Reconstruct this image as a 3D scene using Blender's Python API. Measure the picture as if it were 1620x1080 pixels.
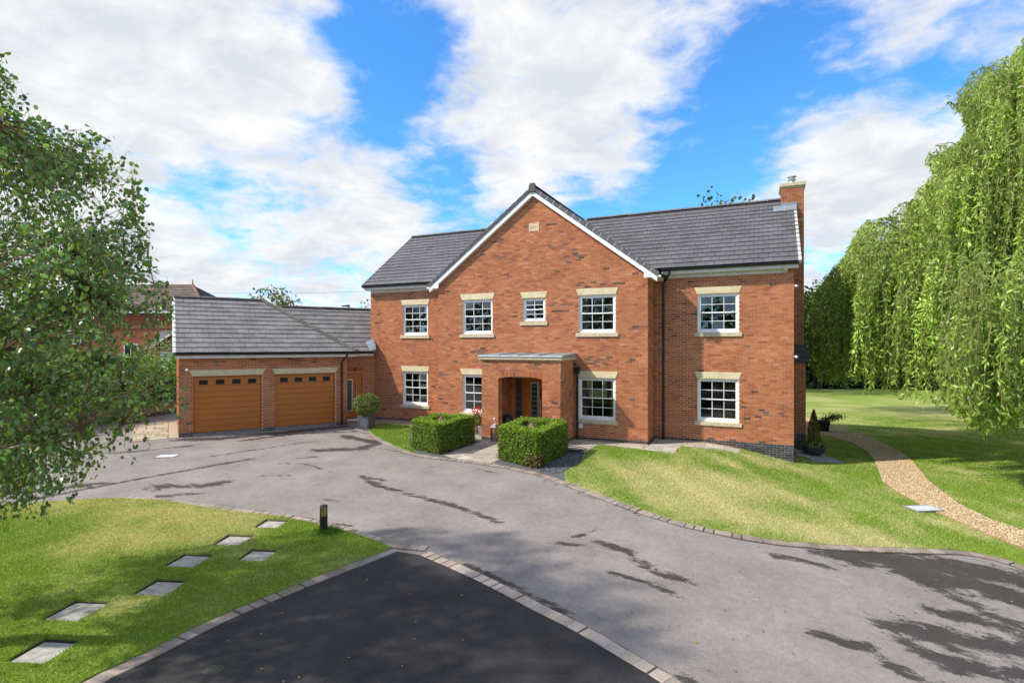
import bpy, math, random
import numpy as np
from mathutils import Vector, Matrix
from mathutils.geometry import delaunay_2d_cdt
rng = np.random.default_rng(7); random.seed(7)
for o in list(bpy.data.objects): bpy.data.objects.remove(o)
S = bpy.context.scene
COL = S.collection

# ------------------------------------------------------------------ camera
F, HY, HC, YAW = 858.6, 545.6, 3.236, math.radians(24.862)     # focal length and horizon in photo pixels, eye height above damp course
SY, CY = math.sin(YAW), math.cos(YAW)
cam = bpy.data.cameras.new('camera'); camo = bpy.data.objects.new('camera', cam); COL.objects.link(camo)
camo.location = (0, 0, HC); camo.rotation_euler = (math.pi/2, 0, YAW)
cam.sensor_width = 36; cam.lens = F/1620*36; cam.shift_y = (HY-540)/1620; cam.clip_end = 3000; cam.clip_start = .05
S.camera = camo

# ------------------------------------------------------------------ light
SUN = Vector((1.3, 1.0, -1.5)).normalized()
sd = bpy.data.lights.new('sun', 'SUN'); sd.energy = 3.9; sd.angle = math.radians(1.6); sd.color = (1, .93, .82)
so = bpy.data.objects.new('sun', sd); COL.objects.link(so); so.rotation_euler = SUN.to_track_quat('-Z', 'Y').to_euler(); so.location = (-20, -20, 40)
W = bpy.data.worlds.new('World'); S.world = W; W.use_nodes = True
def build_sky():
    nt = W.node_tree; N = nt.nodes; L = nt.links; N.clear()
    out = N.new('ShaderNodeOutputWorld'); bg = N.new('ShaderNodeBackground'); bg.inputs[1].default_value = .13
    sky = N.new('ShaderNodeTexSky'); sky.sky_type = 'NISHITA'; sky.sun_disc = False
    sky.sun_elevation = math.asin(-SUN.z); sky.sun_rotation = math.atan2(-SUN.x, -SUN.y)
    sky.air_density = 1.0; sky.dust_density = .3; sky.ozone_density = 2.2
    tc = N.new('ShaderNodeTexCoord'); sep = N.new('ShaderNodeSeparateXYZ'); L.new(tc.outputs['Generated'], sep.inputs[0])
    def M(op, a, b=None, c=None, clamp=False):
        n = N.new('ShaderNodeMath'); n.operation = op; n.use_clamp = clamp
        for i, v in enumerate((a, b, c)):
            if v is None: continue
            if isinstance(v, (int, float)): n.inputs[i].default_value = v
            else: L.new(v, n.inputs[i])
        return n.outputs[0]
    zc = M('MAXIMUM', sep.outputs[2], 0.0); den = M('ADD', zc, .22)
    px = M('DIVIDE', sep.outputs[0], den); py = M('DIVIDE', sep.outputs[1], den)
    cv = N.new('ShaderNodeCombineXYZ'); L.new(px, cv.inputs[0]); L.new(py, cv.inputs[1]); L.new(M('MULTIPLY', zc, 1.2), cv.inputs[2])
    def noise(scale, det, rough, off, dist=0.0, src=None):
        mp = N.new('ShaderNodeVectorMath'); mp.operation = 'ADD'; mp.inputs[1].default_value = off; L.new(src or cv.outputs[0], mp.inputs[0])
        n = N.new('ShaderNodeTexNoise'); n.inputs['Scale'].default_value = scale; n.inputs['Detail'].default_value = det
        n.inputs['Roughness'].default_value = rough; n.inputs['Distortion'].default_value = dist; L.new(mp.outputs[0], n.inputs['Vector'])
        return n.outputs[0]
    big = noise(1.5, 3, .5, CLOUD_OFF); mid = noise(3.6, 5, .55, (3.1, 1.7, .4), .3); fine = noise(9.5, 9, .62, (1.1, 4.7, .9), .4)
    cover = M('ADD', M('ADD', M('MULTIPLY', big, .62), M('MULTIPLY', mid, .72)), M('MULTIPLY', fine, .52))
    for (ax, ay, rad, amp) in SKY_LUMPS:                          # where the cloud banks and the blue gaps stand in this sky
        d = pix_dir(ax, ay)
        dp = N.new('ShaderNodeVectorMath'); dp.operation = 'DOT_PRODUCT'; dp.inputs[1].default_value = d; L.new(tc.outputs['Generated'], dp.inputs[0])
        w = M('DIVIDE', M('SUBTRACT', dp.outputs['Value'], 1.0), 1-math.cos(math.radians(rad)))
        cover = M('ADD', cover, M('MULTIPLY', M('POWER', 2.718, w), amp))
    mr = N.new('ShaderNodeMapRange'); mr.interpolation_type = 'SMOOTHSTEP'; L.new(cover, mr.inputs['Value'])
    mr.inputs['From Min'].default_value = .70; mr.inputs['From Max'].default_value = 1.06
    sh = noise(4.2, 8, .6, (7.7, 2.2, 1.1), .3)
    ms = N.new('ShaderNodeMapRange'); L.new(M('SUBTRACT', sh, M('MULTIPLY', M('SUBTRACT', cover, .8), .35)), ms.inputs['Value'])
    ms.inputs['From Min'].default_value = .28; ms.inputs['From Max'].default_value = .56
    cr = N.new('ShaderNodeMix'); cr.data_type = 'RGBA'; L.new(ms.outputs[0], cr.inputs['Factor'])
    cr.inputs[6].default_value = (4.05, 4.25, 4.55, 1); cr.inputs[7].default_value = (5.5, 5.5, 5.5, 1)
    tint = N.new('ShaderNodeMix'); tint.data_type = 'RGBA'; tint.blend_type = 'MULTIPLY'; tint.inputs['Factor'].default_value = 1
    L.new(sky.outputs[0], tint.inputs[6]); tint.inputs[7].default_value = (.48, 1.06, 1.55, 1)
    mx = N.new('ShaderNodeMix'); mx.data_type = 'RGBA'; L.new(mr.outputs[0], mx.inputs['Factor'])
    L.new(tint.outputs[2], mx.inputs[6]); L.new(cr.outputs[2], mx.inputs[7])
    L.new(mx.outputs[2], bg.inputs[0]); L.new(bg.outputs[0], out.inputs[0])
def pix_dir(px, py):
    a = (px-810)/F; b = (HY-py)/F
    v = Vector((-SY+CY*a, CY+SY*a, b)); v.normalize(); return v
CLOUD_OFF = (2.3, 5.1, 0.0)
SKY_LUMPS = [(590, 110, 5.5, -.26), (615, 195, 4, -.2), (650, 60, 4, -.16), (1120, 240, 5, -.24), (1200, 130, 5.5, -.22), (1300, 60, 6, -.22), (340, 330, 6, -.12), (940, 325, 5, -.18), (1570, 110, 6, -.18), (1450, 150, 3, -.12), (1060, 70, 4, -.12), (700, 290, 4, -.14), (1100, 310, 4, -.12),
             (470, 190, 2.5, -.12), (330, 300, 2.5, -.12), (250, 330, 2.5, -.1), (430, 300, 2, -.1), (320, 100, 2, -.08), (920, 210, 6, .28), (250, 130, 16, .20), (1390, 260, 8, .20), (800, 80, 7, .14), (620, 330, 6, .08), (150, 420, 10, .1)]
build_sky()
S.view_settings.view_transform = 'Standard'; S.view_settings.look = 'None'; S.view_settings.gamma = 1
S.view_settings.exposure = .52
S.render.engine = 'CYCLES'; S.cycles.max_bounces = 8; S.cycles.transparent_max_bounces = 12

# ------------------------------------------------------------------ helpers
def ss(a, b, x):
    t = np.clip((np.asarray(x, float)-a)/(b-a), 0, 1); return t*t*(3-2*t)
def zf(x, y):                                                    # height of the plot
    w = ss(12.5, 18.5, y); return -.12-.62*(w*ss(-2, 2.2, x)+(1-w)*ss(-4, 6, x))-.17*(1-ss(5, 14, y))
def gp(px, py, dz=0.0):                                           # the point of the ground seen at a photo pixel
    z = -.2
    for i in range(25):
        Z = F*(HC-z)/(py-HY); Lr = (px-810)/F*Z
        x = -SY*Z+CY*Lr; y = CY*Z+SY*Lr; z = float(zf(x, y))+dz
    return np.array((x, y))
def proj(P):
    P = np.asarray(P, float); Z = -SY*P[..., 0]+CY*P[..., 1]; Lr = CY*P[..., 0]+SY*P[..., 1]
    Z = np.where(np.abs(Z) < 1e-3, 1e-3, Z)
    return 810+F*Lr/Z, HY-F*(P[..., 2]-HC)/Z, Z
def at(px, Z, z=0.0):                                             # pixel column at a depth
    Lr = (px-810)/F*Z; return (-SY*Z+CY*Lr, CY*Z+SY*Lr, z)
def _lat(ix, iy, seed):
    n = (ix*374761393+iy*668265263+seed*974711) & 0x7fffffff
    n = ((n ^ (n >> 13))*1274126177) & 0x7fffffff
    return ((n ^ (n >> 16)) & 0xffff)/65535.0
def vnoise(x, y, seed=0):
    x = np.asarray(x, float); y = np.asarray(y, float); ix = np.floor(x).astype(np.int64); iy = np.floor(y).astype(np.int64)
    fx = x-ix; fy = y-iy; fx = fx*fx*(3-2*fx); fy = fy*fy*(3-2*fy)
    a = _lat(ix, iy, seed); b = _lat(ix+1, iy, seed); c = _lat(ix, iy+1, seed); d = _lat(ix+1, iy+1, seed)
    return (a*(1-fx)+b*fx)*(1-fy)+(c*(1-fx)+d*fx)*fy
def fbm(x, y, seed=0, o=4):
    s = 0; a = .5
    for i in range(o): s = s+a*vnoise(x*2**i, y*2**i, seed+i*17); a *= .5
    return s/(1-.5**o)
def inpoly(x, y, poly):
    x = np.asarray(x, float); y = np.asarray(y, float); r = np.zeros(x.shape, bool); n = len(poly)
    for i in range(n):
        x0, y0 = poly[i]; x1, y1 = poly[(i+1) % n]
        if y0 == y1: continue
        c = ((y0 > y) != (y1 > y)) & (x < (x1-x0)*(y-y0)/(y1-y0)+x0); r ^= c
    return r
def link(o, parent=None):
    COL.objects.link(o)
    if parent is not None: o.parent = parent
    return o
def tag(o, label=None, cat=None, group=None, kind=None):
    if label: o['label'] = label
    if cat: o['category'] = cat
    if group: o['group'] = group
    if kind: o['kind'] = kind
    return o
def empty(name, loc=(0, 0, 0)):
    o = bpy.data.objects.new(name, None); o.location = loc; o.empty_display_size = .1; COL.objects.link(o); return o
def fast(name, V, Fc, mat=None, parent=None, col=None, smooth=False, attr=None):
    """one mesh from arrays: V (n,3), Fc (m,k); col (m,3) is one colour for each face"""
    V = np.ascontiguousarray(V, np.float32).reshape(-1, 3); Fc = np.ascontiguousarray(Fc, np.int32); m, k = Fc.shape
    me = bpy.data.meshes.new(name); me.vertices.add(len(V)); me.vertices.foreach_set('co', V.ravel())
    me.loops.add(m*k); me.loops.foreach_set('vertex_index', Fc.ravel()); me.polygons.add(m)
    me.polygons.foreach_set('loop_start', np.arange(0, m*k, k, dtype=np.int32)); me.update(calc_edges=True)
    if col is not None:
        a = me.attributes.new('col', 'FLOAT_COLOR', 'FACE'); c = np.ones((m, 4), np.float32); c[:, :3] = col; a.data.foreach_set('color', c.ravel())
    if attr is not None:
        for nm, v in attr.items():
            a = me.attributes.new(nm, 'FLOAT', 'POINT'); a.data.foreach_set('value', np.ascontiguousarray(v, np.float32))
    me.polygons.foreach_set('use_smooth', np.full(m, bool(smooth)))
    if mat: me.materials.append(mat)
    o = bpy.data.objects.new(name, me); link(o, parent); return o
class MB:
    """collects boxes, prisms, tubes and lathes into ONE mesh"""
    def __init__(s): s.v = []; s.f = []
    def add(s, vs, fs):
        b = len(s.v); s.v += [tuple(map(float, v)) for v in vs]; s.f += [tuple(b+i for i in f) for f in fs]; return s
    def box(s, x0, x1, y0, y1, z0, z1):
        return s.add([(x0,y0,z0),(x1,y0,z0),(x1,y1,z0),(x0,y1,z0),(x0,y0,z1),(x1,y0,z1),(x1,y1,z1),(x0,y1,z1)],
                     [(0,3,2,1),(4,5,6,7),(0,1,5,4),(1,2,6,5),(2,3,7,6),(3,0,4,7)])
    def hull8(s, P):                                              # 4 bottom then 4 top points
        return s.add(P, [(0,3,2,1),(4,5,6,7),(0,1,5,4),(1,2,6,5),(2,3,7,6),(3,0,4,7)])
    def tube(s, pts, r, n=8, cap=True):
        pts = [Vector(p) for p in pts]; R = r if isinstance(r, (list, tuple)) else [r]*len(pts); rings = []
        for i, p in enumerate(pts):
            d = (pts[min(i+1, len(pts)-1)]-pts[max(i-1, 0)]);
            if d.length < 1e-9: d = Vector((0, 0, 1))
            d.normalize(); a = d.cross(Vector((0, 0, 1)) if abs(d.z) < .95 else Vector((1, 0, 0))).normalized(); b = d.cross(a)
            rings.append([p+(a*math.cos(2*math.pi*k/n)+b*math.sin(2*math.pi*k/n))*R[i] for k in range(n)])
        fs = [(i*n+k, i*n+(k+1) % n, (i+1)*n+(k+1) % n, (i+1)*n+k) for i in range(len(pts)-1) for k in range(n)]
        if cap: fs += [tuple(range(n-1, -1, -1)), tuple((len(pts)-1)*n+k for k in range(n))]
        return s.add([q for r_ in rings for q in r_], fs)
    def lathe(s, prof, c=(0, 0, 0), n=20):
        vs = []; fs = []
        for (r, z) in prof: vs += [(c[0]+r*math.cos(2*math.pi*k/n), c[1]+r*math.sin(2*math.pi*k/n), c[2]+z) for k in range(n)]
        for i in range(len(prof)-1): fs += [(i*n+k, i*n+(k+1) % n, (i+1)*n+(k+1) % n, (i+1)*n+k) for k in range(n)]
        return s.add(vs, fs)
    def build(s, name, mat, parent=None, smooth=False, bevel=0, mtx=None):
        me = bpy.data.meshes.new(name); v = s.v
        if mtx is not None: v = [tuple(mtx @ Vector(p)) for p in v]
        me.from_pydata(v, [], s.f); me.update(); me.materials.append(mat)
        if smooth: me.polygons.foreach_set('use_smooth', np.ones(len(me.polygons), bool))
        o = bpy.data.objects.new(name, me); link(o, parent)
        if bevel:
            b = o.modifiers.new('bevel', 'BEVEL'); b.width = bevel; b.segments = 2; b.limit_method = 'ANGLE'
        return o

# ------------------------------------------------------------------ materials
def new_mat(name):
    m = bpy.data.materials.new(name); m.use_nodes = True; return m, m.node_tree.nodes, m.node_tree.links, m.node_tree.nodes['Principled BSDF']
def tex(N, L, kind='Noise', scale=5, det=4, rough=.6, co='Object', stretch=None, dist=0):
    tc = N.new('ShaderNodeTexCoord'); src = tc.outputs[co]
    if co == 'World':
        g = N.new('ShaderNodeNewGeometry'); src = g.outputs['Position']
    if stretch:
        mp = N.new('ShaderNodeMapping'); mp.inputs['Scale'].default_value = stretch; L.new(src, mp.inputs['Vector']); src = mp.outputs[0]
    t = N.new('ShaderNodeTex'+kind); t.inputs['Scale'].default_value = scale
    if kind == 'Noise': t.inputs['Detail'].default_value = det; t.inputs['Roughness'].default_value = rough; t.inputs['Distortion'].default_value = dist
    L.new(src, t.inputs['Vector']); return t
def geo_tex(N, L, scale, det=4, rough=.6, stretch=None, dist=0, kind='Noise'):
    g = N.new('ShaderNodeNewGeometry'); src = g.outputs['Position']
    if stretch:
        mp = N.new('ShaderNodeMapping'); mp.inputs['Scale'].default_value = stretch; L.new(src, mp.inputs['Vector']); src = mp.outputs[0]
    t = N.new('ShaderNodeTex'+kind); t.inputs['Scale'].default_value = scale
    if kind == 'Noise': t.inputs['Detail'].default_value = det; t.inputs['Roughness'].default_value = rough; t.inputs['Distortion'].default_value = dist
    L.new(src, t.inputs['Vector']); return t
def ramp(N, L, fac, stops):
    r = N.new('ShaderNodeValToRGB'); L.new(fac, r.inputs[0]); e = r.color_ramp.elements
    while len(e) < len(stops): e.new(.5)
    for i, (p, c) in enumerate(stops): e[i].position = p; e[i].color = (*c, 1) if len(c) == 3 else c
    return r.outputs[0]
def mix(N, L, fac, a, b, mode='MIX'):
    m = N.new('ShaderNodeMix'); m.data_type = 'RGBA'; m.blend_type = mode
    for s, v in ((m.inputs['Factor'], fac), (m.inputs[6], a), (m.inputs[7], b)):
        if isinstance(v, (int, float)): s.default_value = v
        elif isinstance(v, tuple): s.default_value = (*v, 1)
        else: L.new(v, s)
    return m.outputs[2]
def bump(N, L, bs, h, strength=.3, dist=.01):
    b = N.new('ShaderNodeBump'); b.inputs['Strength'].default_value = strength; b.inputs['Distance'].default_value = dist
    L.new(h, b.inputs['Height']); L.new(b.outputs[0], bs.inputs['Normal'])
def mat_two(name, c1, c2, scale=6, rough=.7, bs=.2, bd=.005, stretch=None, det=6, spec=.4, metal=0):
    m, N, L, p = new_mat(name); t = geo_tex(N, L, scale, det, .6, stretch)
    L.new(ramp(N, L, t.outputs[0], [(.32, c1), (.68, c2)]), p.inputs['Base Color']); p.inputs['Roughness'].default_value = rough
    p.inputs['Metallic'].default_value = metal; p.inputs['Specular IOR Level'].default_value = spec
    if bs: bump(N, L, p, t.outputs[0], bs, bd)
    return m
def mat_attr(name, rough=.8, scale=40, lo=.72, hi=1.2, bs=.4, bd=.004, spec=.3, big=None):
    """colour of each piece from its own attribute, grain and stains from noise"""
    m, N, L, p = new_mat(name); a = N.new('ShaderNodeAttribute'); a.attribute_name = 'col'; t = geo_tex(N, L, scale, 5, .65)
    g = ramp(N, L, t.outputs[0], [(.3, (lo,)*3), (.7, (hi,)*3)]); c = mix(N, L, 1.0, a.outputs['Color'], g, 'MULTIPLY')
    if big:
        t2 = geo_tex(N, L, big[0], 4, .6); g2 = ramp(N, L, t2.outputs[0], [(.35, (big[1],)*3), (.65, (big[2],)*3)]); c = mix(N, L, 1.0, c, g2, 'MULTIPLY')
    L.new(c, p.inputs['Base Color']); p.inputs['Roughness'].default_value = rough; p.inputs['Specular IOR Level'].default_value = spec
    if bs: bump(N, L, p, t.outputs[0], bs, bd)
    return m
def mat_leaf(name, trans=.35, rough=.45, spec=.5, tr_tint=(1.25, 1.35, .5)):
    m, N, L, p = new_mat(name); a = N.new('ShaderNodeAttribute'); a.attribute_name = 'col'
    L.new(a.outputs['Color'], p.inputs['Base Color']); p.inputs['Roughness'].default_value = rough; p.inputs['Specular IOR Level'].default_value = spec
    tr = N.new('ShaderNodeBsdfTranslucent'); L.new(mix(N, L, 1.0, a.outputs['Color'], tr_tint, 'MULTIPLY'), tr.inputs[0])
    ms = N.new('ShaderNodeMixShader'); ms.inputs[0].default_value = trans; L.new(p.outputs[0], ms.inputs[1]); L.new(tr.outputs[0], ms.inputs[2])
    L.new(ms.outputs[0], N['Material Output'].inputs[0]); return m
BRICK = mat_attr('brick', .85, 55, .75, 1.2, .5, .004, .25, big=(1.3, .86, 1.1))
MORTAR = mat_two('mortar', (.62, .49, .33), (.76, .62, .45), 30, .95, .4, .003)
STONE = mat_two('cast_stone', (.56, .48, .30), (.70, .61, .41), 5, .85, .25, .003)
SILL = mat_two('sill_stone', (.44, .38, .26), (.62, .54, .38), 9, .85, .3, .003)
UPVC = mat_two('white_upvc', (.78, .79, .81), (.84, .85, .86), 3, .3, 0)
FASCIA = mat_two('painted_fascia', (.60, .59, .55), (.78, .77, .74), 7, .6, .2, .002)
BLACK = mat_two('black_plastic', (.012, .012, .014), (.022, .022, .025), 8, .4, 0)
LEAD = mat_two('lead_sheet', (.15, .185, .22), (.27, .31, .35), 6, .5, .2, .004, spec=.5)
SLATE = mat_attr('slate_tile', .55, 24, .82, 1.14, .25, .003, .45, big=(.9, .84, 1.12))
GTILE = mat_attr('concrete_tile', .8, 18, .72, 1.2, .35, .004, .3, big=(1.6, .8, 1.15))
DECK = mat_two('roof_underlay', (.02, .02, .022), (.03, .03, .03), 4, .9, 0)
RIDGE = mat_attr('ridge_tile', .85, 20, .75, 1.2, .4, .005, .25)
SETT = mat_attr('block_setts', .88, 60, .72, 1.22, .5, .003, .25, big=(2.2, .82, 1.12))
SLAB = mat_attr('paving_stone', .85, 14, .75, 1.18, .4, .004, .25, big=(3.1, .85, 1.1))
SLABGREY = mat_two("grey_stepping_stone", (.27,.255,.225), (.46,.44,.40), 11, .9, .45, .005)
SOIL = mat_two('dark_soil', (.018, .012, .008), (.05, .034, .022), 25, .95, .6, .01)
LEAF = mat_leaf('leaf'); LEAFG = mat_leaf('birch_leaf', .34, .34, .65); GRASSB = mat_leaf('grass_blade', .3, .6, .25, (1.1, 1.15, .5))
BARK = mat_two('bark', (.045, .03, .02), (.12, .085, .06), 9, .9, .7, .02, (1, 1, .25))
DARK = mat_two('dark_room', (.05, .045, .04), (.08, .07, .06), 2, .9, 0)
STEEL = mat_two('stainless_steel', (.5, .5, .5), (.62, .62, .62), 5, .28, 0, metal=1)
AMBER = mat_two('amber_lens', (.62,.42,.10), (.75,.55,.18), 20, .35, 0); STEELD = mat_two('dull_steel', (.20,.20,.21), (.32,.32,.33), 9, .6, .2, .002); GALV = mat_two('galvanised_plate', (.50,.51,.52), (.66,.67,.68), 14, .55, .2, .002); BOWL = mat_two('dark_bowl', (.03,.034,.042), (.05,.055,.065), 6, .4, 0); MOSSP = mat_two('mossy_patch', (.035,.036,.033), (.075,.072,.058), 40, .95, .5, .004); DGREEN = mat_two('dark_green_enamel', (.012,.022,.016), (.02,.032,.024), 5, .4, 0)
def mk_birch():
    m, N, L, p = new_mat('birch_bark'); t = geo_tex(N, L, 5, 5, .6, (1, 1, 5)); t2 = geo_tex(N, L, 2, 3, .6)
    c = ramp(N, L, t.outputs[0], [(.36, (.06, .045, .035)), (.46, (.5, .46, .42)), (.8, (.62, .58, .54))])
    L.new(mix(N, L, t2.outputs[0], c, (.34, .22, .15)), p.inputs['Base Color']); p.inputs['Roughness'].default_value = .8; bump(N, L, p, t.outputs[0], .5, .01); return m
BIRCH = mk_birch()
LEADK = mat_two('dark_slate_hanging', (.045,.047,.055), (.085,.088,.10), 7, .6, .3, .004); DSTONE = mat_two('date_stone', (.60,.47,.30), (.70,.57,.38), 9, .85, .2, .003); DCUT = mat_two('cut_numerals', (.42,.31,.19), (.48,.36,.23), 9, .9, 0)
def mk_oak():
    m, N, L, p = new_mat('golden_oak'); t = geo_tex(N, L, 9, 7, .7, (1, 1, 14), .4); t2 = geo_tex(N, L, 60, 3, .6, (.4, .4, 6))
    c = ramp(N, L, t.outputs[0], [(.3, (.28, .076, .006)), (.5, (.46, .142, .013)), (.72, (.58, .195, .024))])
    L.new(mix(N, L, .18, c, t2.outputs[0], 'OVERLAY'), p.inputs['Base Color']); p.inputs['Roughness'].default_value = .42; bump(N, L, p, t2.outputs[0], .12, .002); return m
OAK = mk_oak()
def mk_glass():
    m, N, L, p = new_mat('window_glass'); N.remove(p)
    tr = N.new('ShaderNodeBsdfTransparent'); tr.inputs[0].default_value = (.82, .86, .86, 1); gl = N.new('ShaderNodeBsdfGlossy'); gl.inputs['Roughness'].default_value = .015
    lw = N.new('ShaderNodeFresnel'); lw.inputs[0].default_value = 1.75; ms = N.new('ShaderNodeMixShader')
    t = geo_tex(N, L, 1.6, 2, .5); b = N.new('ShaderNodeBump'); b.inputs['Strength'].default_value = .06; b.inputs['Distance'].default_value = .02; L.new(t.outputs[0], b.inputs['Height']); L.new(b.outputs[0], gl.inputs['Normal'])
    L.new(lw.outputs[0], ms.inputs[0]); L.new(tr.outputs[0], ms.inputs[1]); L.new(gl.outputs[0], ms.inputs[2]); L.new(ms.outputs[0], N['Material Output'].inputs[0]); return m
GLASS = mk_glass()
DGLASS = mat_two('dark_glazing', (.006,.008,.009), (.012,.014,.015), 2, .06, 0, spec=.6); OAKL = mat_two('oak_trim', (.30,.14,.04), (.36,.18,.06), 12, .45, 0); THRESH = mat_two('concrete_threshold', (.14,.14,.145), (.24,.24,.24), 12, .9, .3, .004)
COPING = mat_two('coping_brick', (.10,.06,.045), (.26,.13,.09), 9, .9, .4, .005); RCLAY = mat_two('red_clay', (.2,.08,.05), (.26,.11,.07), 6, .8, 0); MOSSY = mat_two('mossy_tiles', (.13,.10,.06), (.20,.17,.08), 5, .95, .5, .03, (1,1,6)); LAMPG = mat_two('galvanised', (.12,.125,.13), (.17,.175,.18), 6, .5, 0)
def mk_tarmac(name, c1, c2, wet):
    m, N, L, p = new_mat(name); v = geo_tex(N, L, 85, kind='Voronoi'); n1 = geo_tex(N, L, .9, 6, .6); n2 = geo_tex(N, L, 160, 2, .6); n3 = geo_tex(N, L, 9, 6, .7)
    base = ramp(N, L, n1.outputs[0], [(.3, c1), (.7, c2)])
    base = mix(N, L, 1.0, base, ramp(N, L, n2.outputs[0], [(.25, (.76,)*3), (.5, (1,)*3), (.75, (1.26,)*3)]), 'MULTIPLY')
    base = mix(N, L, 1.0, base, ramp(N, L, v.outputs['Color'], [(.1, (.84,)*3), (.6, (1.0,)*3), (.95, (1.16,)*3)]), 'MULTIPLY')
    base = mix(N, L, 1.0, base, ramp(N, L, n3.outputs[0], [(.3, (.85,)*3), (.7, (1.12,)*3)]), 'MULTIPLY')
    p.inputs['Roughness'].default_value = .85
    if wet:
        a = N.new('ShaderNodeAttribute'); a.attribute_name = 'wet'; e1 = geo_tex(N, L, 2.6, 9, .74, (1.0, 2.1, 1), .35); e2 = geo_tex(N, L, 30, 4, .75)
        def M(op, x, y):
            q = N.new('ShaderNodeMath'); q.operation = op
            for i, w in enumerate((x, y)):
                if isinstance(w, (int, float)): q.inputs[i].default_value = w
                else: L.new(w, q.inputs[i])
            return q.outputs[0]
        s = M('ADD', a.outputs['Fac'], M('ADD', M('MULTIPLY', M('SUBTRACT', e1.outputs[0], .5), 3.4), M('MULTIPLY', M('SUBTRACT', e2.outputs[0], .5), 1.1)))
        mr = N.new('ShaderNodeMapRange'); mr.interpolation_type = 'SMOOTHSTEP'; L.new(s, mr.inputs[0]); mr.inputs[1].default_value = .32; mr.inputs[2].default_value = .74
        base = mix(N, L, M('MULTIPLY', mr.outputs[0], .92), base, mix(N, L, 1.0, base, (.175, .165, .161), 'MULTIPLY'))
        r = N.new('ShaderNodeMapRange'); L.new(mr.outputs[0], r.inputs[0]); r.inputs[3].default_value = .9; r.inputs[4].default_value = .7; L.new(r.outputs[0], p.inputs['Roughness'])
    L.new(base, p.inputs['Base Color']); p.inputs['Specular IOR Level'].default_value = .22; bump(N, L, p, v.outputs['Distance'], .55, .006); return m
TAR_OLD = mk_tarmac('old_tarmac', (.212, .190, .177), (.305, .275, .256), True); TAR_NEW = mk_tarmac('new_tarmac', (.033, .0315, .0315), (.055, .052, .052), False)
def mk_lawn():
    m, N, L, p = new_mat('lawn_turf'); a = N.new('ShaderNodeAttribute'); a.attribute_name = 'dry'; t = geo_tex(N, L, 30, 6, .75); t2 = geo_tex(N, L, 2.6, 5, .6)
    g = ramp(N, L, t.outputs[0], [(.25, (.11, .17, .016)), (.55, (.205, .30, .035)), (.8, (.28, .38, .06))])
    d = ramp(N, L, t.outputs[0], [(.25, (.32, .28, .13)), (.55, (.50, .44, .24)), (.8, (.60, .54, .32))])
    L.new(mix(N, L, a.outputs['Fac'], g, d), p.inputs['Base Color']); p.inputs['Roughness'].default_value = .9; p.inputs['Specular IOR Level'].default_value = .15; bump(N, L, p, t.outputs[0], .8, .02); return m
LAWN = mk_lawn()
GRAVEL = mat_two('gravel_bed', (.20, .13, .065), (.46, .33, .17), 60, .9, .7, .015); PEB = mat_attr('pebble', .8, 50, .85, 1.15, .2, .002, .3)

# ------------------------------------------------------------------ ground, drive, lawns
def sheet(name, x0, x1, y0, y1, step, dz, mat, attr=None, zfun=None):
    xs = np.arange(x0, x1+step*.5, step); ys = np.arange(y0, y1+step*.5, step); X, Y = np.meshgrid(xs, ys)
    Z = zf(X, Y)+dz; V = np.stack([X, Y, Z], -1).reshape(-1, 3); nx, ny = len(xs), len(ys)
    i = (np.arange(ny-1)[:, None]*nx+np.arange(nx-1)[None]).ravel(); Fq = np.stack([i, i+1, i+1+nx, i+nx], -1)
    return fast(name, V, Fq, mat, smooth=True, attr=attr(V[:, 0], V[:, 1]) if attr else None)
GRD = mat_two('rough_ground', (.03, .045, .012), (.09, .10, .035), 2, .95, .5, .03)
gx_ = np.array([(-900, -900, -1.0), (900, -900, -1.0), (900, 900, -1.0), (-900, 900, -1.0)]); tag(fast('ground', gx_, [(0, 1, 2, 3)], GRD), kind='structure')
def chain(px): return [gp(*p) for p in px]
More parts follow.
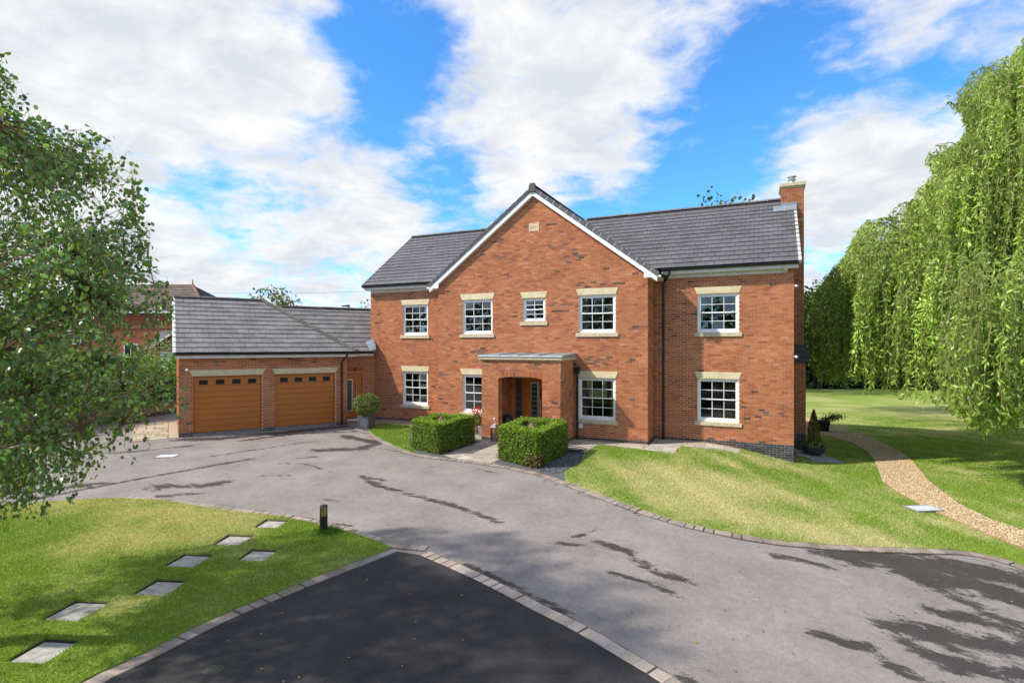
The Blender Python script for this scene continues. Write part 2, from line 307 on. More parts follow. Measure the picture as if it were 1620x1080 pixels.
WET = [([(572,755),(600,768),(660,785),(720,800),(790,826)], .17, .75), ([(575,752),(610,760)], .3, .5), ([(868,857),(925,863)], .13, .6), ([(945,835),(925,845),(905,850)], .11, .6),
 ([(945,858),(990,870),(1000,883),(1040,905),(1095,922)], .22, .7), ([(965,905),(1010,918),(1040,928),(1082,946)], .13, .65), ([(1330,874),(1400,884),(1470,893),(1560,905),(1660,930)], .55, 1.0),
 ([(1430,900),(1540,925),(1660,960)], .5, 1.0), ([(1400,893),(1480,930),(1600,985)], .35, .6), ([(1225,878),(1270,886),(1318,898)], .17, .75), ([(1285,874),(1365,892)], .2, .75), ([(1288,1000),(1350,1020),(1380,1022)], .18, .75),
 ([(1410,990),(1460,1000),(1540,1015),(1640,1035)], .4, .8), ([(1440,1022),(1500,1050),(1620,1070)], .32, .75), ([(1400,1045),(1460,1078),(1520,1095)], .2, .7), ([(1480,968),(1560,985),(1640,1010)], .28, .75),
 ([(735,893),(800,922),(860,952),(905,978)], .15, .7), ([(1080,1070),(1110,1085)], .2, .6),
 ([(290,695),(350,693),(430,686),(545,674)], .45, .95), ([(380,697),(470,686),(560,682)], .35, .6), ([(545,690),(600,700),(570,710),(500,712)], .4, .8), ([(330,722),(420,709),(500,697)], .16, .55), ([(600,708),(640,716)], .15, .5),
 ([(240,770),(320,768),(360,762)], .45, .6), ([(250,785),(320,780)], .3, .55), ([(40,792),(140,772),(260,750),(400,725)], .17, .7), ([(-60,780),(60,775),(160,764)], .4, .6), ([(440,733),(480,733),(525,746)], .13, .6), ([(410,752),(460,752)], .13, .5),
 ([(470,725),(500,722)], .25, .5), ([(100,720),(200,715),(300,705)], .3, .5), ([(757,742),(785,748)], .13, .6), ([(680,738),(700,740)], .1, .6), ([(730,750),(745,752)], .1, .5), ([(515,790),(540,792)], .12, .5), ([(505,800),(515,803)], .1, .5), ([(650,810),(660,810)], .09, .6),
 ([(240,798),(320,793),(435,811),(557,832)], .1, .45), ([(850,755),(929,785),(1000,808)], .1, .35), ([(840,815),(870,840)], .06, .4), ([(990,803),(1010,815)], .1, .5)]
def wet_attr(x, y):
    w = np.full(x.shape, -1.3)
    for pts, wd, amp in WET:
        C = chain(pts); d = np.full(x.shape, 1e9)
        for a, b in zip(C[:-1], C[1:]):
            ab = b-a; t = np.clip(((x-a[0])*ab[0]+(y-a[1])*ab[1])/(ab@ab+1e-9), 0, 1)
            d = np.minimum(d, np.hypot(x-a[0]-t*ab[0], y-a[1]-t*ab[1]))
        w = np.maximum(w, amp+.35-1.05*d/wd)
    return {'wet': np.maximum(w, -1.3)}
drive = tag(sheet('driveway', -36, 16, -6, 22.5, .12, 0, TAR_OLD, wet_attr), kind='structure')

def dry_at(x, y):
    n = fbm(x*.75, y*.75, 3, 5); m = fbm(x*.23+9, y*.23, 21, 3)
    left = .36*ss(-7.2, -10.5, x)*ss(4.2, 7.0, y)-.16*ss(-9.0, -6.8, x)+.5*np.exp(-(((x+7.75)/.28)**2+((y-4.45)/.5)**2))
    right = .34*np.exp(-(((x+.9)/2.6)**2+((y-13.6)/2.3)**2))+.07
    far = .10*ss(24, 30, y)*(1-ss(44, 50, y))
    b = np.where(x < -5.5, np.where(y < 11, left, -.25), right)+far
    f = fbm(x*2.6, y*2.6, 77, 3); d = .03+.78*ss(.45, .90, n*.62+m*.2+f*.22+b*.7)
    st = np.sin((x*.83+y*.56)*5.2)*.5; st2 = np.sin((x*.55+y*.83)*4.6)*.5
    return np.clip(d+np.where(y > 20, st2, st*(x > -5.5))*.22, 0, 1)
def poly_sheet(name, poly, dz, mat, parent=None, holes=(), step=.4, skirt=0, attr=None, kind=None):
    """a sheet over the ground inside a polygon, with real holes"""
    P = np.array(poly, float); lo, hi = P.min(0), P.max(0); vs = []; ed = []
    def ring(R):
        R = np.array(R, float); pts = []
        for a, b in zip(R, np.roll(R, -1, 0)):
            k = max(1, int(np.hypot(*(b-a))/max(step, .3))); pts += [a+(b-a)*i/k for i in range(k)]
        b0 = len(vs); vs.extend(pts); n = len(pts); ed.extend([(b0+i, b0+(i+1) % n) for i in range(n)]); return pts
    rings = [ring(poly)]+[ring(h) for h in holes]
    gx, gy = np.meshgrid(np.arange(lo[0]+step*.5, hi[0], step), np.arange(lo[1]+step*.5, hi[1], step)); gx = gx.ravel(); gy = gy.ravel()
    k = inpoly(gx, gy, poly)
    for h in holes: k &= ~inpoly(gx, gy, h)
    vs.extend([np.array(q) for q in zip(gx[k], gy[k])])
    r = delaunay_2d_cdt([Vector((float(v[0]), float(v[1]))) for v in vs], ed, [], 0, 1e-5)
    V = np.array([(v.x, v.y) for v in r[0]]); T = np.array([f for f in r[2] if len(f) == 3]); C = V[T].mean(1)
    k = inpoly(C[:, 0], C[:, 1], poly)
    for h in holes: k &= ~inpoly(C[:, 0], C[:, 1], h)
    T = T[k]; Z = zf(V[:, 0], V[:, 1])+dz; V3 = np.column_stack([V, Z]); A = V3[T]
    nz = np.cross(A[:, 1]-A[:, 0], A[:, 2]-A[:, 0])[:, 2]; T[nz < 0] = T[nz < 0][:, ::-1]
    if skirt:
        e = {}
        for t in T:
            for a, b in ((t[0], t[1]), (t[1], t[2]), (t[2], t[0])):
                e[(a, b)] = 1
        bd = [(a, b) for (a, b) in e if (b, a) not in e]; n0 = len(V3); low = V3.copy(); low[:, 2] -= skirt; V3 = np.vstack([V3, low])
        T = np.vstack([T]+[np.array([(b, a, a+n0), (b, a+n0, b+n0)]) for a, b in bd])
    at_ = None
    if attr: at_ = {k_: v for k_, v in attr(V3[:, 0], V3[:, 1]).items()}
    o = fast(name, V3, T, mat, parent, smooth=False, attr=at_)
    if kind: o['kind'] = kind
    return o
# edges of the lawns, read off the photograph and laid on the ground
leftTop = chain([(0,803),(45,798),(116,792.7),(180,789.5),(240,792),(280,796.7),(324,804),(378,811.5),(444,819),(489,828),(553,844),(595,857.8),(619,867)])
leftNear = chain([(560,890),(500,913),(437.8,937.8),(380,961),(331,982),(273,1011),(224.4,1035.5),(140,1075)])
leftLawn = [(-19, 2.5), (-17, 4.6)]+leftTop+leftNear+[(-6.25, 2.2), (-5.7, 0), (-5.3, -3), (-19, -3)]
STONES = [(430,831),(370,857),(298,890),(408,881),(253,933),(120,970),(70,1034)]
sa = YAW-.09; su = np.array((math.cos(sa), math.sin(sa))); sv = np.array((-su[1], su[0])); stone_c = []; holes = []
for i, p in enumerate(STONES):
    c = gp(*p); s_ = .225+.012*((i*7) % 3-1); stone_c.append((c, s_)); w = s_+.012
    holes.append([c+su*a+sv*b for a, b in ((-w-.035, -w), (w, -w), (w+.01, w+.055), (-w-.05, w+.055))])
dattr = lambda x, y: {'dry': dry_at(x, y)}
LZ = .034
lawn1 = poly_sheet('lawn', leftLawn, LZ, LAWN, None, holes, .35, .12, dattr, 'structure')
bandC_out = chain([(549,672),(566,681.5),(586,691),(600,699),(615.6,706.7),(633,714.4),(653,720.5),(686.7,726),(749.6,733.5),(805,742),(851.5,752.8),(884.4,764.4),(929,782),(977.8,800),(1030,818.5),(1080,833.6),(1119.8,842.4),(1175,854.3),(1235.5,863.3),(1313,869.9),(1360,872.8),(1440,876),(1520,877.5),(1560,883),(1592,891.6),(1620,902)])
bandC_out += [bandC_out[-1]+(bandC_out[-1]-bandC_out[-2])*k for k in (1, 2.5, 5)]
def offset(L, d):
    L = np.array(L); T = np.gradient(L, axis=0); T /= np.linalg.norm(T, axis=1)[:, None]; return L+np.stack([-T[:, 1], T[:, 0]], -1)*d
BW = .2
bandC_in = offset(bandC_out, BW)
sel = [i for i in range(len(bandC_out)) if i >= 11]
slabEdge = chain([(946.7,704.4),(1066.7,718.9),(1077.8,706.7),(1106.7,711),(1168.9,717.8),(1171,709)])
rightLawn = [bandC_in[i] for i in sel]+[(30, 9), (70, 12), (70, 58), (-18, 58), (-18, 24), (.7, 24), (.91, 19.72), (-.55, 19.66)]+slabEdge[::-1]+[gp(925, 717), gp(918, 735), gp(892, 748)]
lawn2 = poly_sheet('lawn', rightLawn, LZ, LAWN, None, (), .6, .12, dattr, 'structure')
smallLawn = [bandC_in[i] for i in range(2, 7)]+chain([(648,708),(648,674),(600,671.5),(578,677)])
lawn3 = poly_sheet('lawn', smallLawn, LZ, LAWN, None, (), .3, .1, dattr, 'structure')
for i, (h, (c, s_)) in enumerate(zip(holes, stone_c)):
    poly_sheet('soil_patch', [c+(np.array(q)-c)*1.05 for q in h], .006, SOIL, lawn1, (), .5)
    mb = MB(); q = [c+su*a*s_+sv*b*s_*(.97+.04*(i % 3)) for a, b in ((-1, -1), (1, -.97), (1, 1), (-.98, 1))]; z = float(zf(*c))
    mb.hull8([(a, b, z-.03) for a, b in q]+[(c[0]+(a-c[0])*.985, c[1]+(b-c[1])*.985, z+.014+.004*random.random()) for a, b in q])
    st = mb.build('stepping_stone', SLABGREY if 'SLABGREY' in globals() else STONE, bevel=.006)
    lab = ['square grey stepping stone at the far end of the lawn row nearest the bollard light', 'small square stepping stone between the end stone and the paired stones', 'square grey stepping stone directly left of the paired stone nearest the tarmac', 'square stepping stone set beside its pair on the tarmac side of the row',
           'square grey stepping stone behind the scorched strip of grass', 'grey stepping stone with scorched grass beside it, one before the last', 'last grey stepping stone of the row, opposite end from the bollard light'][i]
    tag(st, lab, 'stepping stone', 'stepping stones across the front lawn')
# newer dark tarmac
leftOut = offset(leftTop[3:], BW)          # far side of the block edging
bB = chain([(643,859.7),(678,872),(737.8,897),(780,916.7),(858,957),(930,992.5),(992.8,1028.6),(1045.6,1059),(1090,1087)])
bB += [bB[-1]+(bB[-1]-bB[-2])*k for k in (1, 3, 6, 10)]
bB_low = offset(bB, -BW)
aOut = offset(leftNear+[np.array((-6.25, 2.2)), np.array((-5.7, 0))], BW)
darkT = [gp(628, 872)]+list(bB_low[1:])+[(bB_low[-1][0]-1, -5), (-4.6, -5)]+list(aOut[::-1])
tag(poly_sheet('dark_tarmac', darkT, .006, TAR_NEW, None, (), .5, 0), kind='structure')
# block edging: every sett is a piece of its own
def resample(P, step=.02):
    P = np.array(P, float); d = np.r_[0, np.cumsum(np.hypot(*np.diff(P, axis=0).T))]; s = np.arange(0, d[-1], step)
    return s, np.column_stack([np.interp(s, d, P[:, 0]), np.interp(s, d, P[:, 1])])
def setts(name, line, width, side, lens, tint, top=.018, jit=.005, alt=0):
    s, P = resample(line); k = np.ones(15)/15; Pp = np.vstack([np.repeat(P[:1], 7, 0), P, np.repeat(P[-1:], 7, 0)])
    P = np.column_stack([np.convolve(Pp[:, i], k, 'valid') for i in (0, 1)]); T = np.gradient(P, axis=0); T /= np.linalg.norm(T, axis=1)[:, None]; Nn = np.stack([-T[:, 1], T[:, 0]], -1)*side
    Q = P+Nn*width; n = len(P); idx = np.arange(0, n, 6); V = []; 
    for i in idx:
        for R in (P[i]-Nn[i]*.01, Q[i]+Nn[i]*.01): V.append((R[0], R[1], float(zf(R[0], R[1]))+.008))
    Fq = np.array([(2*i, 2*i+1, 2*i+3, 2*i+2) for i in range(len(idx)-1)])
    bed = fast(name, V, Fq, SOILJ); bed['kind'] = 'structure'
    a = 0
    while True:
        l = random.choice(lens)*random.uniform(.96, 1.04); b = a+l
        if b > s[-1]-.02: b = s[-1]-.02
        if b-a < .07: break
        i0 = int((a+.004)/.02); i1 = int((b-.006)/.02)
        if i1 <= i0: a = b; continue
        g0, g1 = .004, .004; h = top+random.uniform(-jit, jit); tl = random.uniform(-.004, .004)
        c = [P[i0]+Nn[i0]*g0, P[i1]+Nn[i1]*g0, P[i1]+Nn[i1]*(width-g1), P[i0]+Nn[i0]*(width-g1)]; cen = sum(c)/4; z0 = float(zf(*cen))
        c = [q+T[(i0+i1)//2]*random.uniform(-.003, .003) for q in c]
        zz = [float(zf(*q)) for q in c]; vb = [(q[0], q[1], zz[j]-.02) for j, q in enumerate(c)]; hm = [(q[0], q[1], zz[j]+h-.007+(tl if j in (0, 3) else -tl)) for j, q in enumerate(c)]
        ht = [(cen[0]+(q[0]-cen[0])*.93, cen[1]+(q[1]-cen[1])*.93, zz[j]+h+(tl if j in (0, 3) else -tl)) for j, q in enumerate(c)]
        Fs = [(i, (i+1) % 4, 4+(i+1) % 4, 4+i) for i in range(4)]+[(4+i, 4+(i+1) % 4, 8+(i+1) % 4, 8+i) for i in range(4)]+[(8, 9, 10, 11)]
        if side < 0: Fs = [f[::-1] for f in Fs]
        cc = np.array(tint)*random.uniform(.78, 1.2)*np.array((1, random.uniform(.94, 1.03), random.uniform(.9, 1.05)))
        fast('sett', vb+hm+ht, Fs, SETT, bed, col=np.tile(cc, (9, 1)))
        a = b
    return bed
SOILJ = mat_two('joint_sand', (.03, .024, .018), (.09, .07, .05), 40, .95, .5, .006)
setts('block_edging', leftTop[3:]+[bB[1]], BW, 1, (.3, .2, .15, .2), (.33, .272, .235))
setts('block_edging', bB[1:], BW, -1, (.3, .2, .15, .2, .2), (.46, .375, .325))  # sunlight put into the tint: paler than the shaded runs
setts('block_edging', leftNear+[np.array((-6.25, 2.2)), np.array((-5.7, 0))], BW, 1, (.3, .2, .16, .2), (.33, .27, .23))
setts('block_edging', bandC_out, BW, 1, (.17, .18, .16), (.30, .25, .21), .03, .008)
# paving slabs
def slab_field(name, poly, ang, rows, lens, tint, org, dz=.012, clip=(), bedmat=None):
    bed = poly_sheet(name, poly, .004, bedmat or SOILJ, None, (), .5, 0, None, 'structure')
    u = np.array((math.cos(ang), math.sin(ang))); v = np.array((-u[1], u[0])); P = np.array(poly)-np.array(org); pu = P@u; pv = P@v
    e_ = np.roll(P, -1, 0)-P; cr_ = e_[:, 0]*np.roll(e_, -1, 0)[:, 1]-e_[:, 1]*np.roll(e_, -1, 0)[:, 0]; convex = (cr_ > -1e-6).all() or (cr_ < 1e-6).all()
    y = pv.min(); r = 0
    while y < pv.max():
        hgt = rows[r % len(rows)]; x = pu.min()-random.uniform(0, lens[0])
        while x < pu.max():
            l = random.choice(lens); q = [np.array(org)+u*(x+.006)+v*(y+.006), np.array(org)+u*(x+l-.006)+v*(y+.006), np.array(org)+u*(x+l-.006)+v*(y+hgt-.006), np.array(org)+u*(x+.006)+v*(y+hgt-.006)]
            if convex: cpoly = clip_poly(q, poly)
            else:
                qa = np.array(q); ins_ = inpoly(qa[:, 0], qa[:, 1], poly); cm = qa.mean(0); cpoly = q if ins_.sum() >= 3 and inpoly(cm[:1], cm[1:], poly)[0] else []
            if len(cpoly) >= 3:
                cp = np.array(cpoly); ar = abs(np.sum(cp[:, 0]*np.roll(cp[:, 1], -1)-cp[:, 1]*np.roll(cp[:, 0], -1)))/2; cen = cp.mean(0)
                if ar > .02 and not any(inpoly(np.array([cen[0]]), np.array([cen[1]]), c)[0] for c in clip):
                    n = len(cp); h = dz+random.uniform(0, .012); mb = MB()
                    mb.add([(a, b, float(zf(a, b))-.01) for a, b in cp]+[(cen[0]+(a-cen[0])*.99, cen[1]+(b-cen[1])*.99, float(zf(a, b))+h) for a, b in cp], [tuple(range(n, 2*n))]+[(i, (i+1) % n, n+(i+1) % n, n+i) for i in range(n)])
                    o = mb.build('paving_slab', SLAB, bed); me = o.data; at_ = me.attributes.new('col', 'FLOAT_COLOR', 'FACE')
                    cc = np.ones((len(me.polygons), 4), np.float32); cc[:, :3] = np.array(tint)*random.uniform(.8, 1.18)*np.array((1, random.uniform(.96, 1.02), random.uniform(.92, 1.03))); at_.data.foreach_set('color', cc.ravel())
            x += l
        y += hgt; r += 1
    return bed
def clip_poly(sub, clip):
    c = np.array(clip); ar = np.sum(c[:, 0]*np.roll(c[:, 1], -1)-c[:, 1]*np.roll(c[:, 0], -1)); cl = list(c) if ar > 0 else list(c[::-1]); out = [np.array(s) for s in sub]
    for a, b in zip(cl, cl[1:]+cl[:1]):
        inp = out; out = []
        if not inp: break
        def ins(p): return (b[0]-a[0])*(p[1]-a[1])-(b[1]-a[1])*(p[0]-a[0]) >= 0
        for p, q in zip(inp, inp[1:]+inp[:1]):
            ip, iq = ins(p), ins(q)
            if ip: out.append(p)
            if ip != iq:
                d = (b-a); e = q-p; den = d[0]*e[1]-d[1]*e[0]
                if abs(den) > 1e-12:
                    t = (d[0]*(a[1]-p[1])-d[1]*(a[0]-p[0]))/den; out.append(p+e*t)
    return out
ST = (.47, .42, .35)
slab_field('paving', [(-9.0, 14.0), (-7.0, 13.65), (-7.0, 17.05), (-9.0, 17.05)], .0, (.6, .45, .6), (.9, .6, .45), ST, (-9, 13.6))
slab_field('paving', [(-8.45, 17.06), (-6.75, 17.06), (-6.75, 18.5), (-8.45, 18.5)], 0, (.45,), (.6, .45), ST, (-8.5, 17))
for q in ([(-7.0, 16.3), (-6.12, 16.3), (-6.12, 17.04), (-7.0, 17.04)], [(-6.1, 16.4), (-5.0, 16.5), (-5.0, 18.25), (-6.1, 18.25)], [(-4.99, 17.68), (-2.47, 17.2), (-2.47, 18.25), (-4.99, 18.25)], [(-2.45, 18.57), (-.72, 18.87), (-.72, 19.5), (-2.45, 19.5)], [(-3.45, 18.27), (-2.46, 18.27), (-2.46, 19.5), (-3.45, 19.5)]):
    slab_field('paving', q, 0, (.45, .6), (.9, .6, .45, .6), ST, q[0])
for q in ([(-15.6, 18.3), (-11.85, 18.05), (-11.85, 19.5), (-15.6, 19.5)], [(-11.84, 17.9), (-9.1, 17.15), (-9.1, 18.25), (-11.84, 18.25)]):
    slab_field('paving', q, 0, (.6, .45), (.6, .9), (.31, .275, .225), q[0])
ga_ = math.radians(57.148); gu = np.array((math.cos(ga_), math.sin(ga_))); gd = np.array((-gu[1], gu[0])); G0 = np.array((-19.281, 12.801))
slab_field('paving', [G0+gu*-.32, G0+gu*-1.45+gd*-.05, G0+gu*-1.5+gd*4.8, G0+gu*-.32+gd*5.0], ga_, (.6, .45), (.6, .45), (.44, .385, .28), G0)
BEIGE = mat_two('fine_gravel', (.33, .25, .16), (.55, .44, .30), 70, .9, .6, .01)
SLATEG = mat_two('slate_chippings', (.05, .052, .058), (.16, .165, .175), 45, .8, .8, .02)
for nm, poly, m_ in (('gravel_strip', [(-6.1, 18.26), (-3.5, 18.26), (-3.5, 18.47), (-6.1, 18.47)], BEIGE), ('gravel_strip', [(-3.52, 19.5), (.95, 19.42), (.95, 19.74), (-3.52, 19.73)], BEIGE), ('gravel_strip', [(-15.6, 19.56), (-11.8, 19.52), (-11.8, 19.74), (-15.6, 19.74)], BEIGE),
                     ('gravel_strip', [G0+gu*-.31, G0+gu*0.01, G0+gd*5, G0+gu*-.31+gd*5], BEIGE), ('slate_bed', [bandC_in[7]+(bandC_in[8]-bandC_in[7])*.35, bandC_in[7], bandC_in[6], bandC_in[5], gp(645, 700), (-10.6, 16.6), (-8.85, 16.6), (-8.85, 14.1)], SLATEG), ('slate_bed', [gp(783, 733), bandC_in[9], bandC_in[10], bandC_in[11], gp(892, 748), gp(918, 735), gp(925, 717), (-5.2, 16.3), (-7.25, 16.3)], SLATEG)):
    poly_sheet(nm, poly, .016 if m_ is BEIGE else .03, m_, None, (), .4, .05, None, 'structure')
# golden gravel path
pl = chain([(1262,664),(1272,690.5),(1309,690.4),(1349,703),(1374,718),(1386,735),(1397,765.6),(1424,784),(1462.7,805),(1504.5,824),(1568.7,851.5),(1620,871.5)]); pr = chain([(1290,662),(1310.4,671.9),(1334,680),(1363.7,689.6),(1393.3,701.5),(1423,716.3),(1444,732),(1469,763),(1514,798.5),(1565.5,824),(1620,843.5)])
pathP = [(.95, 32), (.95, 27.5)]+pl[1:]+[pl[-1]+(pl[-1]-pl[-2])*2, pr[-1]+(pr[-1]-pr[-2])*2]+pr[::-1]+[(1.6, 33)]
path = poly_sheet('gravel_path', pathP, .062, GRAVEL, None, (), .35, .08, None, 'structure')
def pebbles(name, poly, n, sz, cols, dz, parent=None):
    P = np.array(poly); lo, hi = P.min(0), P.max(0); q = rng.uniform(lo, hi, (n*4, 2)); q = q[inpoly(q[:, 0], q[:, 1], poly)][:n]; n = len(q)
    s = rng.uniform(.6, 1.3, n)*sz; O = np.array([(1,0,0),(0,1,0),(-1,0,0),(0,-1,0),(0,0,.75),(0,0,-.5)], float); a = rng.uniform(0, 6.28, n)
    R = np.zeros((n, 6, 3)); R[:, :, 0] = (O[None, :, 0]*np.cos(a)[:, None]-O[None, :, 1]*np.sin(a)[:, None]*.7)*s[:, None]; R[:, :, 1] = (O[None, :, 0]*np.sin(a)[:, None]+O[None, :, 1]*np.cos(a)[:, None]*.7)*s[:, None]; R[:, :, 2] = O[None, :, 2]*s[:, None]
    R += rng.normal(0, .12, R.shape)*s[:, None, None]; R[:, :, 0] += q[:, None, 0]; R[:, :, 1] += q[:, None, 1]; R[:, :, 2] += (zf(q[:, 0], q[:, 1])+dz)[:, None]
    T = np.array([(0,1,4),(1,2,4),(2,3,4),(3,0,4),(1,0,5),(2,1,5),(3,2,5),(0,3,5)]); Fc = (np.arange(n)[:, None, None]*6+T[None]).reshape(-1, 3)
    c = np.array(cols)[rng.integers(0, len(cols), n)]*rng.uniform(.7, 1.25, (n, 1)); o = fast(name, R.reshape(-1, 3), Fc, PEB, parent, col=np.repeat(c, 8, 0)); o['kind'] = 'stuff'; return o
GOLD = [(.56,.42,.23),(.64,.52,.32),(.48,.32,.15),(.70,.61,.45),(.40,.25,.12)]
pebbles('pebbles', pathP, 42000, .0145, GOLD, .066, path)
for poly_ in ([gp(852,749), gp(872,751), gp(892,748), gp(918,735), gp(925,717), (-5.45, 16.2), (-5.4, 13.6)],): tag(pebbles('slate_chips', poly_, 1800, .028, [(.10,.105,.115),(.17,.175,.19),(.06,.06,.066)], .036), 'dark grey slate chippings spread round the right box hedge', 'chippings')
# grass blades
def grass(poly, dens, name, h=.045, holes=(), w=.0045, zmax=None, far=0):
    P = np.array(poly); lo, hi = P.min(0), P.max(0); lo = np.maximum(lo, (-16, 0)); hi = np.minimum(hi, (14, 40)); n = int((hi-lo).prod()*dens); q = rng.uniform(lo, hi, (n, 2))
    px_, py_, Z = proj(np.column_stack([q, zf(q[:, 0], q[:, 1])])); k = inpoly(q[:, 0], q[:, 1], poly) & (px_ > -90) & (px_ < 1710) & (py_ < 1150) & (Z > 1)
    k &= rng.uniform(0, 1, n) < np.clip(11/np.maximum(Z, 1), .12, 1)
    for hh in holes: k &= ~inpoly(q[:, 0], q[:, 1], hh)
    k &= ~inpoly(q[:, 0], q[:, 1], pathP)
    if zmax: k &= rng.uniform(0, 1, n) < np.clip((zmax-Z)/12, 0, 1)
    q = q[k]; Z = Z[k]; n = len(q); dr = dry_at(q[:, 0], q[:, 1]); a = rng.uniform(0, 6.28, n); ln = h*rng.uniform(.55, 1.25, n)*(1-.25*dr); lean = rng.uniform(.2, 1.0, n)*ln; ww = w*rng.uniform(.7, 1.4, n)*np.clip(Z/7, 1, 3.5); b = rng.uniform(0, 6.28, n)
    z = zf(q[:, 0], q[:, 1])+LZ-.004; V = np.zeros((n, 3, 3)); V[:, 0, 0] = q[:, 0]-np.cos(a)*ww; V[:, 0, 1] = q[:, 1]-np.sin(a)*ww; V[:, 1, 0] = q[:, 0]+np.cos(a)*ww; V[:, 1, 1] = q[:, 1]+np.sin(a)*ww
    V[:, 2, 0] = q[:, 0]+np.cos(b)*lean; V[:, 2, 1] = q[:, 1]+np.sin(b)*lean; V[:, 0, 2] = z; V[:, 1, 2] = z; V[:, 2, 2] = z+ln
    g = np.array((.215, .345, .034)); d = np.array((.66, .575, .30)); mixv = np.clip(dr+rng.normal(0, .16, n), 0, 1)[:, None]; c = (g*(1-mixv)+d*mixv)*rng.uniform(.65, 1.4, (n, 1))*np.array((1, 1, 1))
    o = fast(name, V.reshape(-1, 3), np.arange(3*n).reshape(-1, 3), GRASSB, col=c); o['kind'] = 'stuff'; return o
tag(grass(leftLawn, 5200, 'grass', .036, holes), 'patchy mown grass with stepping stones set into it', 'grass')
tag(grass(rightLawn, 2600, 'grass', .038, (), .0045, 30), 'striped mown lawn running beside and behind the brick house', 'grass')
tag(grass(smallLawn, 4200, 'grass', .05), 'small bright patch of grass beside the left box hedge', 'grass')

# ------------------------------------------------------------------ brickwork
BL, BH, PU, PV = .2125, .0625, .225, .075
def brick_col(n, U, Zc, seed, blue):
    t = rng.uniform(0, 1, (n, 1)); a = np.array((.405, .130, .052)); b = np.array((.50, .192, .086)); c = a*(1-t)+b*t
    c = c*rng.uniform(.92, 1.08, (n, 1)); k = rng.uniform(0, 1, n)
    pd = .012+.30*ss(.63, .83, fbm(U*.55, Zc*2.6, seed, 3)); dk = k < pd; c[dk] = np.array((.17, .088, .06))*rng.uniform(.6, 1.6, (dk.sum(), 1))
    br = (k > .90); c[br] = np.array((.40, .118, .06))*rng.uniform(.75, 1.05, (br.sum(), 1)); lt = (k > .84) & (k < .87); c[lt] = np.array((.54, .225, .12))
    c[blue] = np.array((.052, .055, .068))*rng.uniform(.65, 1.5, (blue.sum(), 1)); return c
class Brickwork:
    """bricks of one building: the largest in the picture stay single objects, the rest is joined"""
    def __init__(s): s.q = []; s.c = []
    def add(s, P0, u, U0, U1, Z0, Z1, seed, blue, off=0.0, depth=.008, colmul=1.0):
        n = len(U0)
        if n == 0: return
        u = np.array(u, float); nn = np.array((u[1], -u[0])); P0 = np.array(P0, float)
        o = off+rng.normal(0, .0012, n); V = np.zeros((n, 8, 3))
        for i, (uu, zz, d) in enumerate(((U0, Z0, 0), (U1, Z0, 0), (U1, Z1, 0), (U0, Z1, 0), (U0, Z0, 1), (U1, Z0, 1), (U1, Z1, 1), (U0, Z1, 1))):
            dd = o-d*depth; V[:, i, 0] = P0[0]+u[0]*uu+nn[0]*dd; V[:, i, 1] = P0[1]+u[1]*uu+nn[1]*dd; V[:, i, 2] = zz
        s.q.append(V); s.c.append(brick_col(n, (U0+U1)/2, (Z0+Z1)/2, seed, blue)*colmul)
    FQ = np.array([(0,1,2,3),(3,2,6,7),(4,5,1,0),(4,0,3,7),(1,5,6,2)])
    def finish(s, wall, keep=300):
        V = np.concatenate(s.q); C = np.concatenate(s.c); px_, py_, Z = proj(V[:, :4].mean(1)); w = np.hypot(*(np.array(proj(V[:, 1])[:2])-np.array(proj(V[:, 0])[:2])))*np.abs(proj(V[:, 3])[1]-proj(V[:, 0])[1])
        w[(px_ < 0) | (px_ > 1620) | (Z < 1)] = 0
        area = V[:, 0]*0; e1 = V[:, 1]-V[:, 0]; e2 = V[:, 3]-V[:, 0]; nrm = np.cross(e1, e2); mid = V[:, :4].mean(1); w[(nrm*(np.array((0, 0, HC))-mid)).sum(1) <= 0] = 0
        o = np.argsort(-w); big, rest = o[:keep], o[keep:]
        for i in big: fast('brick', V[i], s.FQ, BRICK, wall, col=np.tile(C[i], (5, 1)))
        n = len(rest); Fc = (np.arange(n)[:, None, None]*8+s.FQ[None]).reshape(-1, 4)
        x = fast('brickwork', V[rest].reshape(-1, 3), Fc, BRICK, wall, col=np.repeat(C[rest], 5, 0)); x['kind'] = 'stuff'
